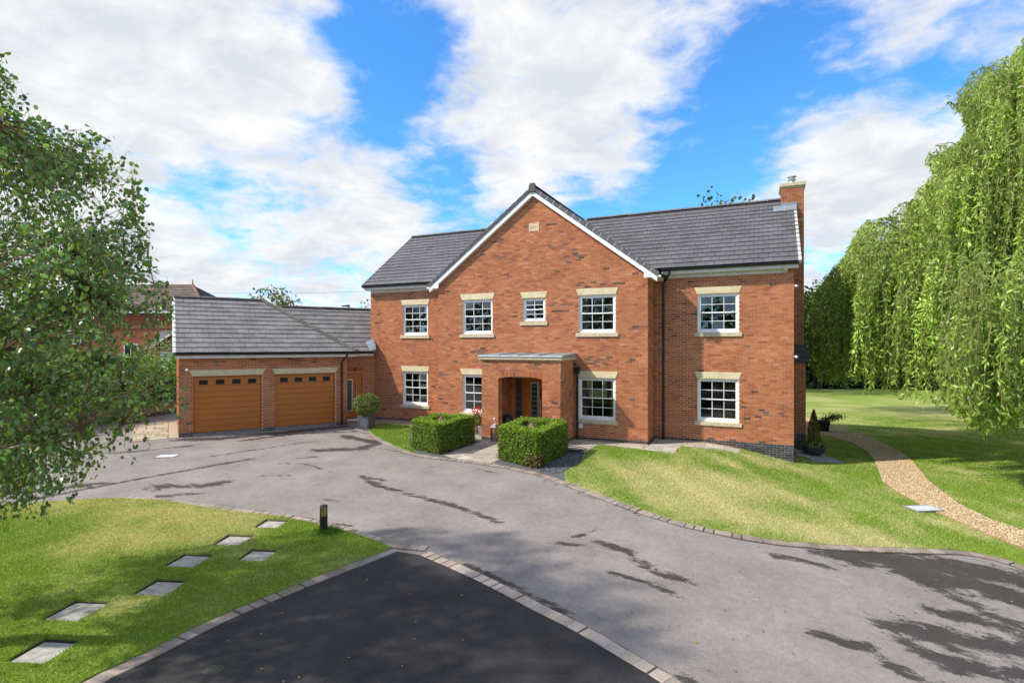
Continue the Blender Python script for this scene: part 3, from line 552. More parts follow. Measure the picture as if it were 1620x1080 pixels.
def panel(bw, mb, P0, u, L_, z0, z1, holes=(), top=None, seed=1, dpc=0.0, bricks=True, colmul=1.0, phase=0.0, reveal=.09):
    """one flat brick wall: mortar face with openings (into mb), bricks into bw; top(u) clips a gable"""
    u = np.array(u, float); nn = np.array((u[1], -u[0])); P0 = np.array(P0, float); off = -.0085
    def pt(a, z, d=off): q = P0+u*a+nn*d; return (q[0], q[1], z)
    us = sorted({0.0, L_}|{h[i] for h in holes for i in (0, 1)}); zs = sorted({z0, z1}|{h[i] for h in holes for i in (2, 3)})
    us = [a for a in us if 0 <= a <= L_]; zs = [a for a in zs if z0 <= a <= z1]
    for a, b in zip(us[:-1], us[1:]):
        for c, d in zip(zs[:-1], zs[1:]):
            if any(h[0]-1e-6 <= a and b <= h[1]+1e-6 and h[2]-1e-6 <= c and d <= h[3]+1e-6 for h in holes): continue
            mb.add([pt(a, c), pt(b, c), pt(b, d), pt(a, d)], [(0, 1, 2, 3)])
    if top is not None:
        k = np.linspace(0, L_, 41); mb.add([pt(a, z1) for a in k]+[pt(a, max(z1, top(a))) for a in k], [(i, i+1, 42+i, 41+i) for i in range(40)])
    for h in holes:
        a, b, c, d = h[:4]; r = -(h[4] if len(h) > 4 else reveal)
        mb.add([pt(a, c), pt(a, c, r), pt(a, d, r), pt(a, d), pt(b, c), pt(b, c, r), pt(b, d, r), pt(b, d)], [(0, 1, 2, 3), (4, 7, 6, 5), (3, 2, 6, 7), (0, 4, 5, 1)])
    if not bricks: return
    zt = max(z1, max(top(a) for a in np.linspace(0, L_, 81))) if top is not None else z1
    i0 = int(math.floor((z0-dpc)/PV)); i1 = int(math.ceil((zt-dpc)/PV)); A0 = []; A1 = []; B0 = []; B1 = []
    for i in range(i0, i1+1):
        za = dpc+i*PV; zb = za+BH
        if zb < z0+.01 or za > zt-.02: continue
        za = max(za, z0); x = phase-(PU/2 if i % 2 else 0)-PU; spans0 = [(0, L_)]
        zm = (za+zb)/2
        if zm > z1 and top is None: continue
        zb2 = min(zb, z1) if top is None else zb
        if top is not None and zm > z1:
            g = np.linspace(0, L_, 800); ok = np.array([top(q) for q in g]) >= zb-.01
            if not ok.any(): continue
            spans0 = [(g[ok][0], g[ok][-1])]
        for h in holes:
            if h[2]-.005 < zm < h[3]+.005: spans0 = [q for s_ in spans0 for q in ((s_[0], min(s_[1], h[0])), (max(s_[0], h[1]), s_[1])) if q[1]-q[0] > .02]
        while x < L_:
            for s_ in spans0:
                a, b = max(x, s_[0]), min(x+BL, s_[1])
                if b-a > .03: A0.append(a); A1.append(b); B0.append(za); B1.append(zb2)
            x += PU
    A0, A1, B0, B1 = map(np.array, (A0, A1, B0, B1)); bw.add(P0, u, A0, A1, B0, B1, seed, (B1 < dpc+.005), colmul=colmul)

# ------------------------------------------------------------------ windows and stone dressings
def fr(P0, u):
    """local frame: x along the wall, y out of the wall, z up"""
    n = (u[1], -u[0]); return Matrix(((u[0], n[0], 0, P0[0]), (u[1], n[1], 0, P0[1]), (0, 0, 1, 0), (0, 0, 0, 1)))
PANE = {}
def window(parent, P0, u, a, w, z0, h, cols=3, setb=.055, lintel=True, sill=True, room=True, curtain=0):
    m = fr(P0, u); b = a+w; z1 = z0+h; t = .062; mb = MB()
    for q in ((a, a+t, z0, z1), (b-t, b, z0, z1), (a+t, b-t, z0, z0+t*1.1), (a+t, b-t, z1-t, z1)): mb.box(q[0], q[1], -setb-.07, -setb, q[2], q[3])
    mb.box(a+w*.28, b-w*.28, -setb, -setb+.008, z1-.035, z1-.02)                              # trickle vent
    wd = mb.build('window', UPVC, parent, bevel=.004, mtx=m)
    zm = z0+h*.515; s_ = .042
    for nm, q0, q1, d in (('upper_sash', zm-.02, z1-t, -setb-.018), ('lower_sash', z0+t*1.1, zm+.02, -setb-.045)):
        k = MB(); x0, x1 = a+t, b-t
        k.box(x0, x0+s_, d-.03, d, q0, q1); k.box(x1-s_, x1, d-.03, d, q0, q1); k.box(x0+s_, x1-s_, d-.03, d, q0, q0+(.055 if nm == 'lower_sash' else .042)); k.box(x0+s_, x1-s_, d-.03, d, q1-.042, q1)
        ix0, ix1, iz0, iz1 = x0+s_, x1-s_, q0+(.055 if nm == 'lower_sash' else .042), q1-.042; g = .02; cw = (ix1-ix0-g*(cols-1))/cols; rh = (iz1-iz0-g)/2
        for c in range(1, cols): xx = ix0+c*cw+(c-1)*g; k.box(xx, xx+g, d-.026, d-.004, iz0, iz1)
        for c in range(cols): k.box(ix0+c*(cw+g), ix0+c*(cw+g)+cw, d-.026, d-.004, iz0+rh, iz0+rh+g)
        if nm == 'upper_sash':
            for xx in (x0+.10, x1-.16): k.box(xx, xx+.06, d, d+.015, q0+.042, q0+.06)          # sash horns and catches
        k.build(nm, UPVC, wd, mtx=m)
        key = (round(cw, 3), round(rh, 3))
        if key not in PANE:
            pm = MB().box(0, cw, -.004, 0, 0, rh); me = bpy.data.meshes.new('pane'); me.from_pydata(pm.v, [], pm.f); me.materials.append(GLASS); PANE[key] = me
        for c in range(cols):
            for r in range(2):
                o = bpy.data.objects.new('pane', PANE[key]); link(o, wd); o.matrix_world = m @ Matrix.Translation((ix0+c*(cw+g), d-.012, iz0+r*(rh+g))) @ Matrix.Rotation(math.radians(rng.normal(0, .7)), 4, 'X') @ Matrix.Rotation(math.radians(rng.normal(0, .7)), 4, 'Z')
    if lintel:
        k = MB(); e = .097; zt = z1+.228; k.hull8([(a-.012, -.05, z1+.002), (b+.012, -.05, z1+.002), (b+.012, .012, z1+.002), (a-.012, .012, z1+.002), (a-e, -.05, zt), (b+e, -.05, zt), (b+e, .012, zt), (a-e, .012, zt)]); k.build('lintel', STONE, wd, bevel=.004, mtx=m)
    if sill:
        k = MB(); k.hull8([(a-.1, -.1, z0-.14), (b+.1, -.1, z0-.14), (b+.1, .05, z0-.14), (a-.1, .05, z0-.14), (a-.1, -.1, z0+.004), (b+.1, -.1, z0+.004), (b+.1, .05, z0-.02), (a-.1, .05, z0-.02)]); k.build('sill', SILL, wd, bevel=.006, mtx=m)
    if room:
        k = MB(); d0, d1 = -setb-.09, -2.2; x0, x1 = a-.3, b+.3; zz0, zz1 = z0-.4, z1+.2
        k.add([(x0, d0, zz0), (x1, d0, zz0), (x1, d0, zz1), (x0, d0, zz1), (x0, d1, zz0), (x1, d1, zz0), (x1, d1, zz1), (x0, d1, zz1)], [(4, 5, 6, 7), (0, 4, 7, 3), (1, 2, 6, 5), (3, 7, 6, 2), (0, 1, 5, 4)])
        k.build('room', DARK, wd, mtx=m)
        if curtain:
            k = MB(); n = 26
            for (c0, c1) in ((a-.05, a+w*.17), (b-w*.17, b+.05)):
                k.add([(c0+(c1-c0)*i/n, -setb-.16+.025*math.sin(i*1.7), zz) for zz in (z0-.2, z1+.1) for i in range(n+1)], [(i, i+1, n+2+i, n+1+i) for i in range(n)])
            k.build('curtain', CURT, wd, smooth=True, mtx=m)
    return wd
CURT = mat_two('curtain_cloth', (.22, .21, .20), (.30, .29, .28), 12, .9, 0)

# ------------------------------------------------------------------ roofs
class Tiles:
    def __init__(s, tint, var): s.v = []; s.c = []; s.tint = np.array(tint); s.var = var
    def plane(s, O, u, up, length, gauge, width, umin, umax, thick=.026, bond=.5, seed=3):
        """O: a point of the eave line, u: unit along the eave, up: unit vector up the slope; umin/umax(s) give the run of each course"""
        O, u, up = (np.array(q, float) for q in (O, u, up)); nrm = np.cross(u, up)
        if nrm[2] < 0: nrm = -nrm
        rows = int(math.ceil(length/gauge))
        for r in range(rows):
            s0 = r*gauge; s1 = min(s0+gauge+.03, length+.02); a0, b0, a1, b1 = umin(s0), umax(s0), umin(min(s1, length)), umax(min(s1, length)); x = min(a0, a1)-width*(bond*(r % 2))-width; x = math.floor(x/width)*width+width*bond*(r % 2)
            while x < max(b0, b1):
                l0, l1, r0, r1 = max(x+.004, a0), max(x+.004, a1), min(x+width-.005, b0), min(x+width-.005, b1); x += width
                if r0-l0 < .015 and r1-l1 < .015: continue
                r0 = max(r0, l0+.001); r1 = max(r1, l1+.001); j = rng.normal(0, .0015); h0 = .036+j; h1 = .006+j; sj = rng.normal(0, .003)
                P = [O+u*l0+up*(s0+sj)+nrm*h0, O+u*r0+up*(s0+sj)+nrm*h0, O+u*r1+up*s1+nrm*h1, O+u*l1+up*s1+nrm*h1, O+u*l0+up*(s0+sj)+nrm*(h0-thick), O+u*r0+up*(s0+sj)+nrm*(h0-thick), O+u*r1+up*s1+nrm*(h1-thick), O+u*l1+up*s1+nrm*(h1-thick)]
                s.v.append(P); s.c.append(s.tint*(1+rng.normal(0, s.var))*np.array((1, 1+rng.normal(0, .012), 1+rng.normal(0, .025))))
    FQ = np.array([(0,1,2,3),(4,5,1,0),(4,0,3,7),(1,5,6,2)])
    def finish(s, roof, mat, keep=300):
        V = np.array(s.v); C = np.clip(np.array(s.c), .01, 1); px_, py_, Z = proj(V[:, :4].mean(1)); A = np.stack(proj(V[:, :4])[:2], -1); w = np.abs(np.cross(A[:, 2]-A[:, 0], A[:, 3]-A[:, 1])); w[(px_ < 0) | (px_ > 1620) | (Z < 1)] = 0
        nrm = np.cross(V[:, 1]-V[:, 0], V[:, 3]-V[:, 0]); flip = nrm[:, 2] < 0; FQ = s.FQ; w[((np.where(flip[:, None], -nrm, nrm))*(np.array((0, 0, HC))-V[:, 0])).sum(1) <= 0] = 0
        o = np.argsort(-w); big, rest = o[:keep], o[keep:]
        for i in big: fast('roof_tile', V[i], FQ, mat, roof, col=np.tile(C[i], (4, 1)))
        if len(rest):
            Fc = (np.arange(len(rest))[:, None, None]*8+FQ[None]).reshape(-1, 4); x = fast('roof_tiles', V[rest].reshape(-1, 3), Fc, mat, roof, col=np.repeat(C[rest], 4, 0)); x['kind'] = 'stuff'
def ridge_tiles(roof, A, B, tint, r=.13, l=.45, name='ridge_tile', flat=.75, seg=6):
    A, B = Vector(A), Vector(B); d = B-A; n = max(1, round(d.length/l)); d.normalize(); side = d.cross(Vector((0, 0, 1))).normalized(); up = side.cross(d)
    for i in range(n):
        p0 = A+(B-A)*(i/n)+d*.004; p1 = A+(B-A)*((i+1)/n)-d*.004; vs = []; lift = random.uniform(-.004, .004)
        for p, rr in ((p0, r*1.03), (p1, r)):
            for k in range(seg+1):
                a = math.pi*(k/seg)*.88+math.pi*.06; vs.append(p+side*math.cos(a)*rr+up*(math.sin(a)*rr*flat-.02+lift))
        fs = [(k, k+1, seg+2+k, seg+1+k) for k in range(seg)]+[tuple(range(seg, -1, -1)), tuple(range(seg+1, 2*seg+2))]
        c = np.array(tint)*random.uniform(.8, 1.2); me = bpy.data.meshes.new(name); me.from_pydata([tuple(v) for v in vs], [], fs); me.materials.append(RIDGE)
        a_ = me.attributes.new('col', 'FLOAT_COLOR', 'FACE'); a_.data.foreach_set('color', np.tile(np.r_[c, 1].astype(np.float32), (len(fs), 1)).ravel()); link(bpy.data.objects.new(name, me), roof)

# ------------------------------------------------------------------ the house
house = empty('brick_house', (-7.67, 19.7, -.2)); tag(house, 'large two-storey red brick house with central gable, porch and slate grey roof', 'house')
house.location = (0, 0, 0)
xR, yW, yG, xL, xG0, xG1, ZS = .892, 19.733, 18.474, -16.239, -11.811, -3.53, 5.60
UT, UB, LT, LB, WW = 4.993, 3.665, 2.086, .620, 1.323
yB = 26.75; XA = (xG0+xG1)/2; ZA = 8.74; PT = .75
bw = Brickwork(); mb = MB()
def WH(a, z0, z1): return (a, a+WW, z0, z1)
gtop = lambda a: ZA-PT*abs(xG0+a-XA)
lhole = lambda a, z0, z1: [(a, a+WW, z0, z1), ]
gl, gr, lw, rw = -10.706-xG0, -5.954-xG0, -14.471-xL, -2.076-xG1
sw0 = -8.12-xG0
# small middle window: frame 827..862 px, 471..508 px on the gable plane
panel(bw, mb, (xG0, yG), (1, 0), xG1-xG0, -.45, 5.6, [WH(gl, UB, UT), WH(gr, UB, UT), WH(gl, LB, LT), WH(gr, LB, LT), (sw0, sw0+.89, 4.10, 4.965), (-8.5-xG0, -6.7-xG0, -.2, 2.45, .3)], gtop, 11)
panel(bw, mb, (xL, yW), (1, 0), xG0-xL, -.45, ZS+.1, [WH(lw, UB, UT), WH(lw, LB, LT)], None, 12)
panel(bw, mb, (xG1, yW), (1, 0), xR-xG1, -1.1, ZS+.1, [WH(rw, UB, UT), WH(rw, LB, LT)], None, 13)
panel(bw, mb, (xG1, yG), (0, 1), yW-yG, -.5, ZS+.1, (), None, 14)
panel(bw, mb, (xG0, yW), (0, -1), yW-yG, -.5, ZS+.1, (), None, 15)
YR, ZRr, ZE, YE = 23.24, 8.78, 5.90, 19.40
ftop = lambda a: ZE-.12+PT*((min(yW+a, 2*YR-yW-a))-YE)
panel(bw, mb, (xR, yW), (0, 1), yB-yW, -1.2, 5.6, (), ftop, 16)
panel(bw, mb, (xL, yB), (0, -1), yB-yW, -.5, 5.6, (), lambda a: ftop(yB-yW-a), 17, bricks=True)
panel(bw, mb, (xR, yB), (-1, 0), xR-xL, -1.0, 5.75, (), None, 18, bricks=False)
# porch
pX0, pX1, pY = -9.06, -6.106, 17.0; oX0, oX1 = -8.41, -6.76
arch = lambda x: 2.075+.09*(1-((x-(oX0+oX1)/2)/((oX1-oX0)/2))**2)
panel(bw, mb, (pX0, pY), (1, 0), oX0-pX0, -.4, 2.30, (), None, 21); panel(bw, mb, (oX1, pY), (1, 0), pX1-oX1, -.4, 2.30, (), None, 22); panel(bw, mb, (pX0, pY), (1, 0), pX1-pX0, 2.3, 2.73, (), None, 23)
# soldier arch over the opening
n = 25; ux = np.linspace(oX0-.02, oX1+.02, n+1); nb = MB()
for i in range(n):
    a, b = ux[i]+.004, ux[i+1]-.004; zl = arch((a+b)/2)
    bw.add((0, pY), (1, 0), np.array([a]), np.array([b]), np.array([zl]), np.array([min(zl+.215, 2.3)]), 5, np.array([False]), off=.001, colmul=.9)
mb.add([(x, pY+.008, z) for x in ux for z in (arch(x), 2.3)], [(2*i, 2*i+2, 2*i+3, 2*i+1) for i in range(n)]); mb.add([(x, y, arch(x)) for x in ux for y in (pY+.008, pY+.33)], [(2*i, 2*i+1, 2*i+3, 2*i+2) for i in range(n)])
panel(bw, mb, (pX1, pY), (0, 1), yG-pY, -.4, 2.73, (), None, 24); panel(bw, mb, (pX0, yG), (0, -1), yG-pY, -.4, 2.73, (), None, 25)
panel(bw, mb, (oX0, pY), (0, 1), .33, -.4, 2.12, (), None, 26); panel(bw, mb, (oX1, pY+.33), (0, -1), .33, -.4, 2.12, (), None, 27)
panel(bw, mb, (-8.62, pY+.33), (0, 1), 1.5, -.4, 2.45, (), None, 28); panel(bw, mb, (-6.58, pY+1.8), (0, -1), 1.5, -.4, 2.45, (), None, 29)
mb.add([(-8.62, pY+.33, -.4), (oX0, pY+.33, -.4), (oX0, pY+.33, 2.45), (-8.62, pY+.33, 2.45), (oX1, pY+.33, -.4), (-6.58, pY+.33, -.4), (-6.58, pY+.33, 2.45), (oX1, pY+.33, 2.45)], [(0, 3, 2, 1), (4, 7, 6, 5)]); mb.add([(oX0-.3, pY+.33, 2.1), (oX1+.3, pY+.33, 2.1), (oX1+.3, pY+.33, 2.5), (oX0-.3, pY+.33, 2.5)], [(0, 3, 2, 1)])
# chimney breast with its tiled shoulder, and the stack
cb = dict(y0=22.47, y1=24.0, x1=1.40)
panel(bw, mb, (xR, cb['y0']), (1, 0), cb['x1']-xR, -1.2, 2.62, (), None, 31); panel(bw, mb, (cb['x1'], cb['y0']), (0, 1), cb['y1']-cb['y0'], -1.2, 2.62, (), None, 32); panel(bw, mb, (cb['x1'], cb['y1']), (-1, 0), cb['x1']-xR, -1.2, 2.62, (), None, 33)
sx0, sx1, sy0, sy1, sz1 = .607, 1.356, 22.7, 23.8, 9.14
panel(bw, mb, (xR+.001, sy0), (1, 0), sx1-xR, 2.6, 7.9, (), None, 34); panel(bw, mb, (sx0, sy0), (1, 0), sx1-sx0, 7.9, sz1, (), None, 35, colmul=.82); panel(bw, mb, (sx1, sy0), (0, 1), sy1-sy0, 2.6, sz1, (), None, 36); panel(bw, mb, (sx1, sy1), (-1, 0), sx1-sx0, 2.6, sz1, (), None, 37); panel(bw, mb, (sx0, sy1), (0, -1), sy1-sy0, 7.9, sz1, (), None, 38)
wall = mb.build('wall', MORTAR, house); bw.finish(wall, 300)
for (P, a, z0, h, c) in (((xG0, yG), gl, UB, UT-UB, 0), ((xG0, yG), gr, UB, UT-UB, 1), ((xG0, yG), gl, LB, LT-LB, 0), ((xG0, yG), gr, LB, LT-LB, 1), ((xL, yW), lw, UB, UT-UB, 1), ((xL, yW), lw, LB, LT-LB, 0), ((xG1, yW), rw, UB, UT-UB, 1), ((xG1, yW), rw, LB, LT-LB, 0)):
    window(house, P, (1, 0), a, WW, z0, h, 3, curtain=c)
window(house, (xG0, yG), (1, 0), sw0, .89, 4.10, .865, 2)
# front door behind the arch
dy = yG+.10; k = MB()
for q in ((-8.5, -8.42, -.1, 2.4), (-8.17, -8.09, -.1, 2.4), (-7.14, -7.06, -.1, 2.4), (-6.78, -6.70, -.1, 2.4), (-8.42, -6.78, 2.1, 2.4), (-8.42, -6.78, -.1, -.05)): k.box(q[0], q[1], dy-.06, dy+.02, q[2], q[3])
door = k.build('front_door', OAK, house, bevel=.004)
MB().box(-8.085, -7.145, dy-.03, dy+.02, -.045, 2.095).build('leaf', OAK, door, bevel=.003)
k = MB()
for q in ((-7.83, -7.79, .18, 1.85), (-7.55, -7.51, .18, 1.85), (-7.79, -7.55, .18, .22), (-7.79, -7.55, 1.81, 1.85)): k.box(q[0], q[1], dy-.045, dy-.028, q[2], q[3])
k.build('glazing_frame', STEEL, door)
DG = mat_two('patterned_glass', (.035, .045, .045), (.06, .075, .075), 3, .12, 0); DGL = mat_two('frosted_strip', (.07, .08, .085), (.10, .11, .115), 3, .25, 0)
def strips(par, x0, x1, y, z0, z1, n, u=(1, 0), P0=(0, 0)):
    k = MB(); m = fr(P0, u)
    for i in range(n): k.box(x0, x1, -y-.002, -y+.002, z0+(z1-z0)*i/n, z0+(z1-z0)*(i+.72)/n)
    k.build('frosted_band', DGL, par, mtx=m)
    MB().box(x0, x1, -y-.012, -y-.006, z0, z1).build('glass', DG, par, mtx=m)
strips(door, -7.79, -7.55, dy-.036, .22, 1.81, 9); strips(door, -8.42, -8.17, dy-.03, -.05, 2.1, 8); strips(door, -7.06, -6.78, dy-.03, -.05, 2.1, 8)
MB().tube([(-7.42, dy-.09, .45), (-7.42, dy-.09, 1.55)], .018).tube([(-7.42, dy-.09, .6), (-7.42, dy-.02, .6)], .012).tube([(-7.42, dy-.09, 1.4), (-7.42, dy-.02, 1.4)], .012).build('handle', STEEL, door, smooth=True)
MB().box(-8.6, -6.6, dy+.03, dy+.05, -.3, 2.5).build('door_backing', DARK, door)
# porch roof
pr_ = MB().box(pX0-.09, pX1+.09, pY-.09, yG-.002, 2.73, 2.83).build('porch_roof', SILL, house, bevel=.012)
k = MB(); k.hull8([(pX0-.12, pY-.12, 2.832), (pX1+.12, pY-.12, 2.832), (pX1+.12, yG-.003, 2.832), (pX0-.12, yG-.003, 2.832), (pX0-.09, pY-.09, 2.885), (pX1+.09, pY-.09, 2.885), (pX1+.09, yG-.003, 2.95), (pX0-.09, yG-.003, 2.95)])
for i in range(1, 4): x = pX0+(pX1-pX0)*i/4; k.tube([(x, pY-.1, 2.895), (x, yG-.01, 2.955)], .02, 6)
k.build('lead_covering', LEAD, pr_)
# roof decks, tiles
roof = MB()
dz = -.035
def quad(*P): roof.add([(a, b, c+dz) for a, b, c in P], [tuple(range(len(P)))])
vx0, vx1 = xL-.19, xR+.16
quad((vx0, YE, ZE), (vx1, YE, ZE), (vx1, YR, ZRr), (vx0, YR, ZRr)); quad((vx1, 2*YR-YE, ZE), (vx0, 2*YR-YE, ZE), (vx0, YR, ZRr), (vx1, YR, ZRr))
ZG = ZA+.28; hg = (ZG-5.62)/PT; gy0, gy1 = yG-.16, 27.1
quad((XA+hg, gy0, 5.62), (XA+hg, gy1, 5.62), (XA, gy1, ZG), (XA, gy0, ZG)); quad((XA-hg, gy1, 5.62), (XA-hg, gy0, 5.62), (XA, gy0, ZG), (XA, gy1, ZG)); roof.add([(XA-hg, gy1-.3, 5.5), (XA+hg, gy1-.3, 5.5), (XA, gy1-.3, ZG-.05)], [(0, 1, 2)])
roof = roof.build('roof', DECK, house)
T = Tiles((.122, .117, .126), .06); cs, sn = 1/math.hypot(1, PT), PT/math.hypot(1, PT); SLn = (YR-YE)/cs
gedge = lambda s: (ZG-(ZE+s*sn))/PT
T.plane((0, YE, ZE), (1, 0, 0), (0, cs, sn), SLn, .31, .30, lambda s: XA+gedge(s)-.05, lambda s: vx1)
T.plane((0, YE, ZE), (1, 0, 0), (0, cs, sn), SLn, .31, .30, lambda s: vx0, lambda s: XA-gedge(s)+.05)
gl_ = hg/cs; vend = lambda s: YE+((5.62+s*sn)-ZE)/PT+.12
T.plane((XA+hg, 0, 5.62), (0, 1, 0), (-cs, 0, sn), gl_, .31, .30, lambda s: gy0, lambda s: max(vend(s), gy0+.3)); T.plane((XA-hg, 0, 5.62), (0, 1, 0), (cs, 0, sn), gl_, .31, .30, lambda s: gy0, lambda s: max(vend(s), gy0+.3))
T.finish(roof, SLATE, 300)
RT = (.15, .145, .14)
ridge_tiles(roof, (vx0, YR, ZRr), (XA-.6, YR, ZRr), RT, .14); ridge_tiles(roof, (XA+.6, YR, ZRr), (sx0-.02, YR, ZRr), RT, .14); ridge_tiles(roof, (XA, gy0-.02, ZG), (XA, 25.5, ZG), RT, .15)
# dry verge units up both rakes, and along the right-hand verge
def verge(A, B, l, thick, hgt, nx, tint, mat=RIDGE, gap=.016, name='verge_tile', drop=.0, clip=None):
    A, B = Vector(A), Vector(B); d = B-A; n = round(d.length/l); d.normalize(); out = Vector(nx); up = d.cross(out).normalized()
    if up.z < 0: up = -up
    for i in range(n):
        p0 = A+(B-A)*(i/n); p1 = A+(B-A)*((i+1)/n)-d*gap; e = .012
        P = [p0+up*(-hgt), p1+up*(-hgt), p1+up*(-hgt)-out*thick, p0+up*(-hgt)-out*thick, p0+up*(.0+e), p1+up*(-.006), p1+up*(-.006)-out*thick, p0+up*(e)-out*thick]
        if clip:
            c0 = p1+d*.002; c1 = c0+d*(gap-.004); MB().hull8([c0-up*hgt*.9-out*.012, c1-up*hgt*.9-out*.012, c1-up*hgt*.9-out*thick, c0-up*hgt*.9-out*thick, c0+up*.004-out*.012, c1+up*.004-out*.012, c1+up*.004-out*thick, c0+up*.004-out*thick]).build('verge_gap_strip', clip, roof)  # small pale grey boxes filling the gaps between verge units
        k = MB(); k.hull8(P); o = k.build(name, mat, roof, bevel=.008); c = np.array(tint)*random.uniform(.85, 1.15); a_ = o.data.attributes.new('col', 'FLOAT_COLOR', 'FACE'); a_.data.foreach_set('color', np.tile(np.r_[c, 1].astype(np.float32), (len(o.data.polygons), 1)).ravel())
gz = ZG+.03
verge((XA+hg+.02, gy0-.03, gz-PT*(hg+.02)), (XA+.1, gy0-.03, gz-PT*.1), .31, .17, .14, (0, -1, 0), (.12, .12, .13), gap=.034, clip=GALV); verge((XA-hg-.02, gy0-.03, gz-PT*(hg+.02)), (XA-.1, gy0-.03, gz-PT*.1), .31, .17, .12, (0, -1, 0), (.10, .10, .105), gap=.006)
ap = MB(); ap.hull8([(XA-.17, gy0-.06, ZG-.2), (XA+.17, gy0-.06, ZG-.2), (XA+.17, gy0+.1, ZG-.2), (XA-.17, gy0+.1, ZG-.2), (XA-.09, gy0-.06, ZG+.13), (XA+.09, gy0-.06, ZG+.13), (XA+.09, gy0+.1, ZG+.13), (XA-.09, gy0+.1, ZG+.13)]); o = ap.build('ridge_end_cap', RIDGE, roof, bevel=.02); a_ = o.data.attributes.new('col', 'FLOAT_COLOR', 'FACE'); a_.data.foreach_set('color', np.tile(np.float32([.12, .115, .11, 1]), (len(o.data.polygons), 1)).ravel())
verge((vx1+.05, YE-.03, ZE+.02), (vx1+.05, YR-.55, ZRr-.55*PT+.02), .31, .09, .13, (1, 0, 0), (.52, .50, .48), gap=.014); verge((vx0-.05, YE-.03, ZE+.02), (vx0-.05, YR, ZRr+.02), .31, .09, .12, (-1, 0, 0), (.14, .14, .145), gap=.006)
# eaves: gutter, fascia, soffit, frieze board
def eaves(name_par, x0, x1, y, zg, L0, R0):
    f = MB().box(x0, x1, y+.035, y+.06, zg-.20, zg-.055).build('fascia', FASCIA, name_par, bevel=.004); MB().box(x0, x1, y+.06, yW-.001, zg-.195, zg-.18).build('soffit', FASCIA, f); MB().box(L0, R0, yW-.05, yW-.004, ZS-.02, zg-.196).build('frieze_board', FASCIA, f)
    k = MB(); n = 8; 
    for i in range(n):
        a0, a1 = math.pi*(1+i/n), math.pi*(1+(i+1)/n); r = .062
        k.add([(xx, y+.0-.03+r*math.cos(a), zg-.035+r*math.sin(a)) for xx in (x0, x1) for a in (a0, a1)], [(0, 1, 3, 2)])
    k.box(x0, x1, y-.095, y-.088, zg-.04, zg-.028); k.box(x0-.006, x0, y-.092, y+.03, zg-.1, zg-.03); k.box(x1, x1+.006, y-.092, y+.03, zg-.1, zg-.03)
    k.build('gutter', BLACK, name_par)
eaves(house, xG1+.30, vx1-.04, YE, ZE, xG1+.02, xR-.18); eaves(house, vx0+.03, xG0-.32, YE, ZE, xL+.04, xG0-.01)
# bargeboards with boxed ends
for sg in (-1, 1):
    k = MB(); x0 = XA+sg*.0; x1 = XA+sg*(hg-.06); zt0 = ZG-.12; zt1 = ZG-.12-PT*(hg-.06); w_ = .20
    k.hull8([(x0, gy0+.005, zt0-w_), (x1, gy0+.005, zt1-w_), (x1, gy0+.035, zt1-w_), (x0, gy0+.035, zt0-w_), (x0, gy0+.005, zt0), (x1, gy0+.005, zt1), (x1, gy0+.035, zt1), (x0, gy0+.035, zt0)]); bg_ = k.build('bargeboard', UPVC, house)
    k = MB(); k.add([(x0, gy0+.03, zt0-w_+.012), (x1, gy0+.03, zt1-w_+.012), (x1, yG+.02, zt1-w_+.012), (x0, yG+.02, zt0-w_+.012)], [(0, 1, 2, 3)]); k.build('verge_soffit', UPVC, bg_)
    xe0, xe1 = (xG1-.10, xG1+.44) if sg > 0 else (xG0-.44, xG0+.10); k = MB(); k.box(min(xe0, xe1), max(xe0, xe1), gy0+.012, gy0+.036, 5.40, 5.62)
    q = xG1 if sg > 0 else xG0; s_ = sg
    k = MB(); k.add([(q-s_*.10, gy0+.002, 5.49), (q+s_*.46, gy0+.002, 5.49), (q+s_*.46, gy0+.002, 5.54), (q-s_*.10, gy0+.002, 5.80), (q-s_*.10, gy0+.03, 5.49), (q+s_*.46, gy0+.03, 5.49), (q+s_*.46, gy0+.03, 5.54), (q-s_*.10, gy0+.03, 5.80)], [(0, 1, 2, 3), (4, 7, 6, 5), (0, 4, 5, 1), (1, 5, 6, 2), (2, 6, 7, 3), (3, 7, 4, 0)]); k.build('boxed_end', UPVC, bg_)
    k = MB(); k.box(min(q, q+s_*.34), max(q, q+s_*.34), gy0+.03, yW-.001, 5.49, 5.505); k.box(min(q+s_*.33, q+s_*.35), max(q+s_*.33, q+s_*.35), gy0+.03, YE+.08, 5.505, 5.66); k.build('side_soffit', FASCIA, bg_)
    k = MB()
    for i in range(8):
        a0, a1 = math.pi*(1+i/8), math.pi*(1+(i+1)/8); r = .06; k.add([(q+s_*.44+r*math.cos(a), yy, 5.62+r*math.sin(a)) for yy in (gy0+.06, YE+.05) for a in (a0, a1)], [(0, 1, 3, 2)])
    k.build('gutter', BLACK, house)
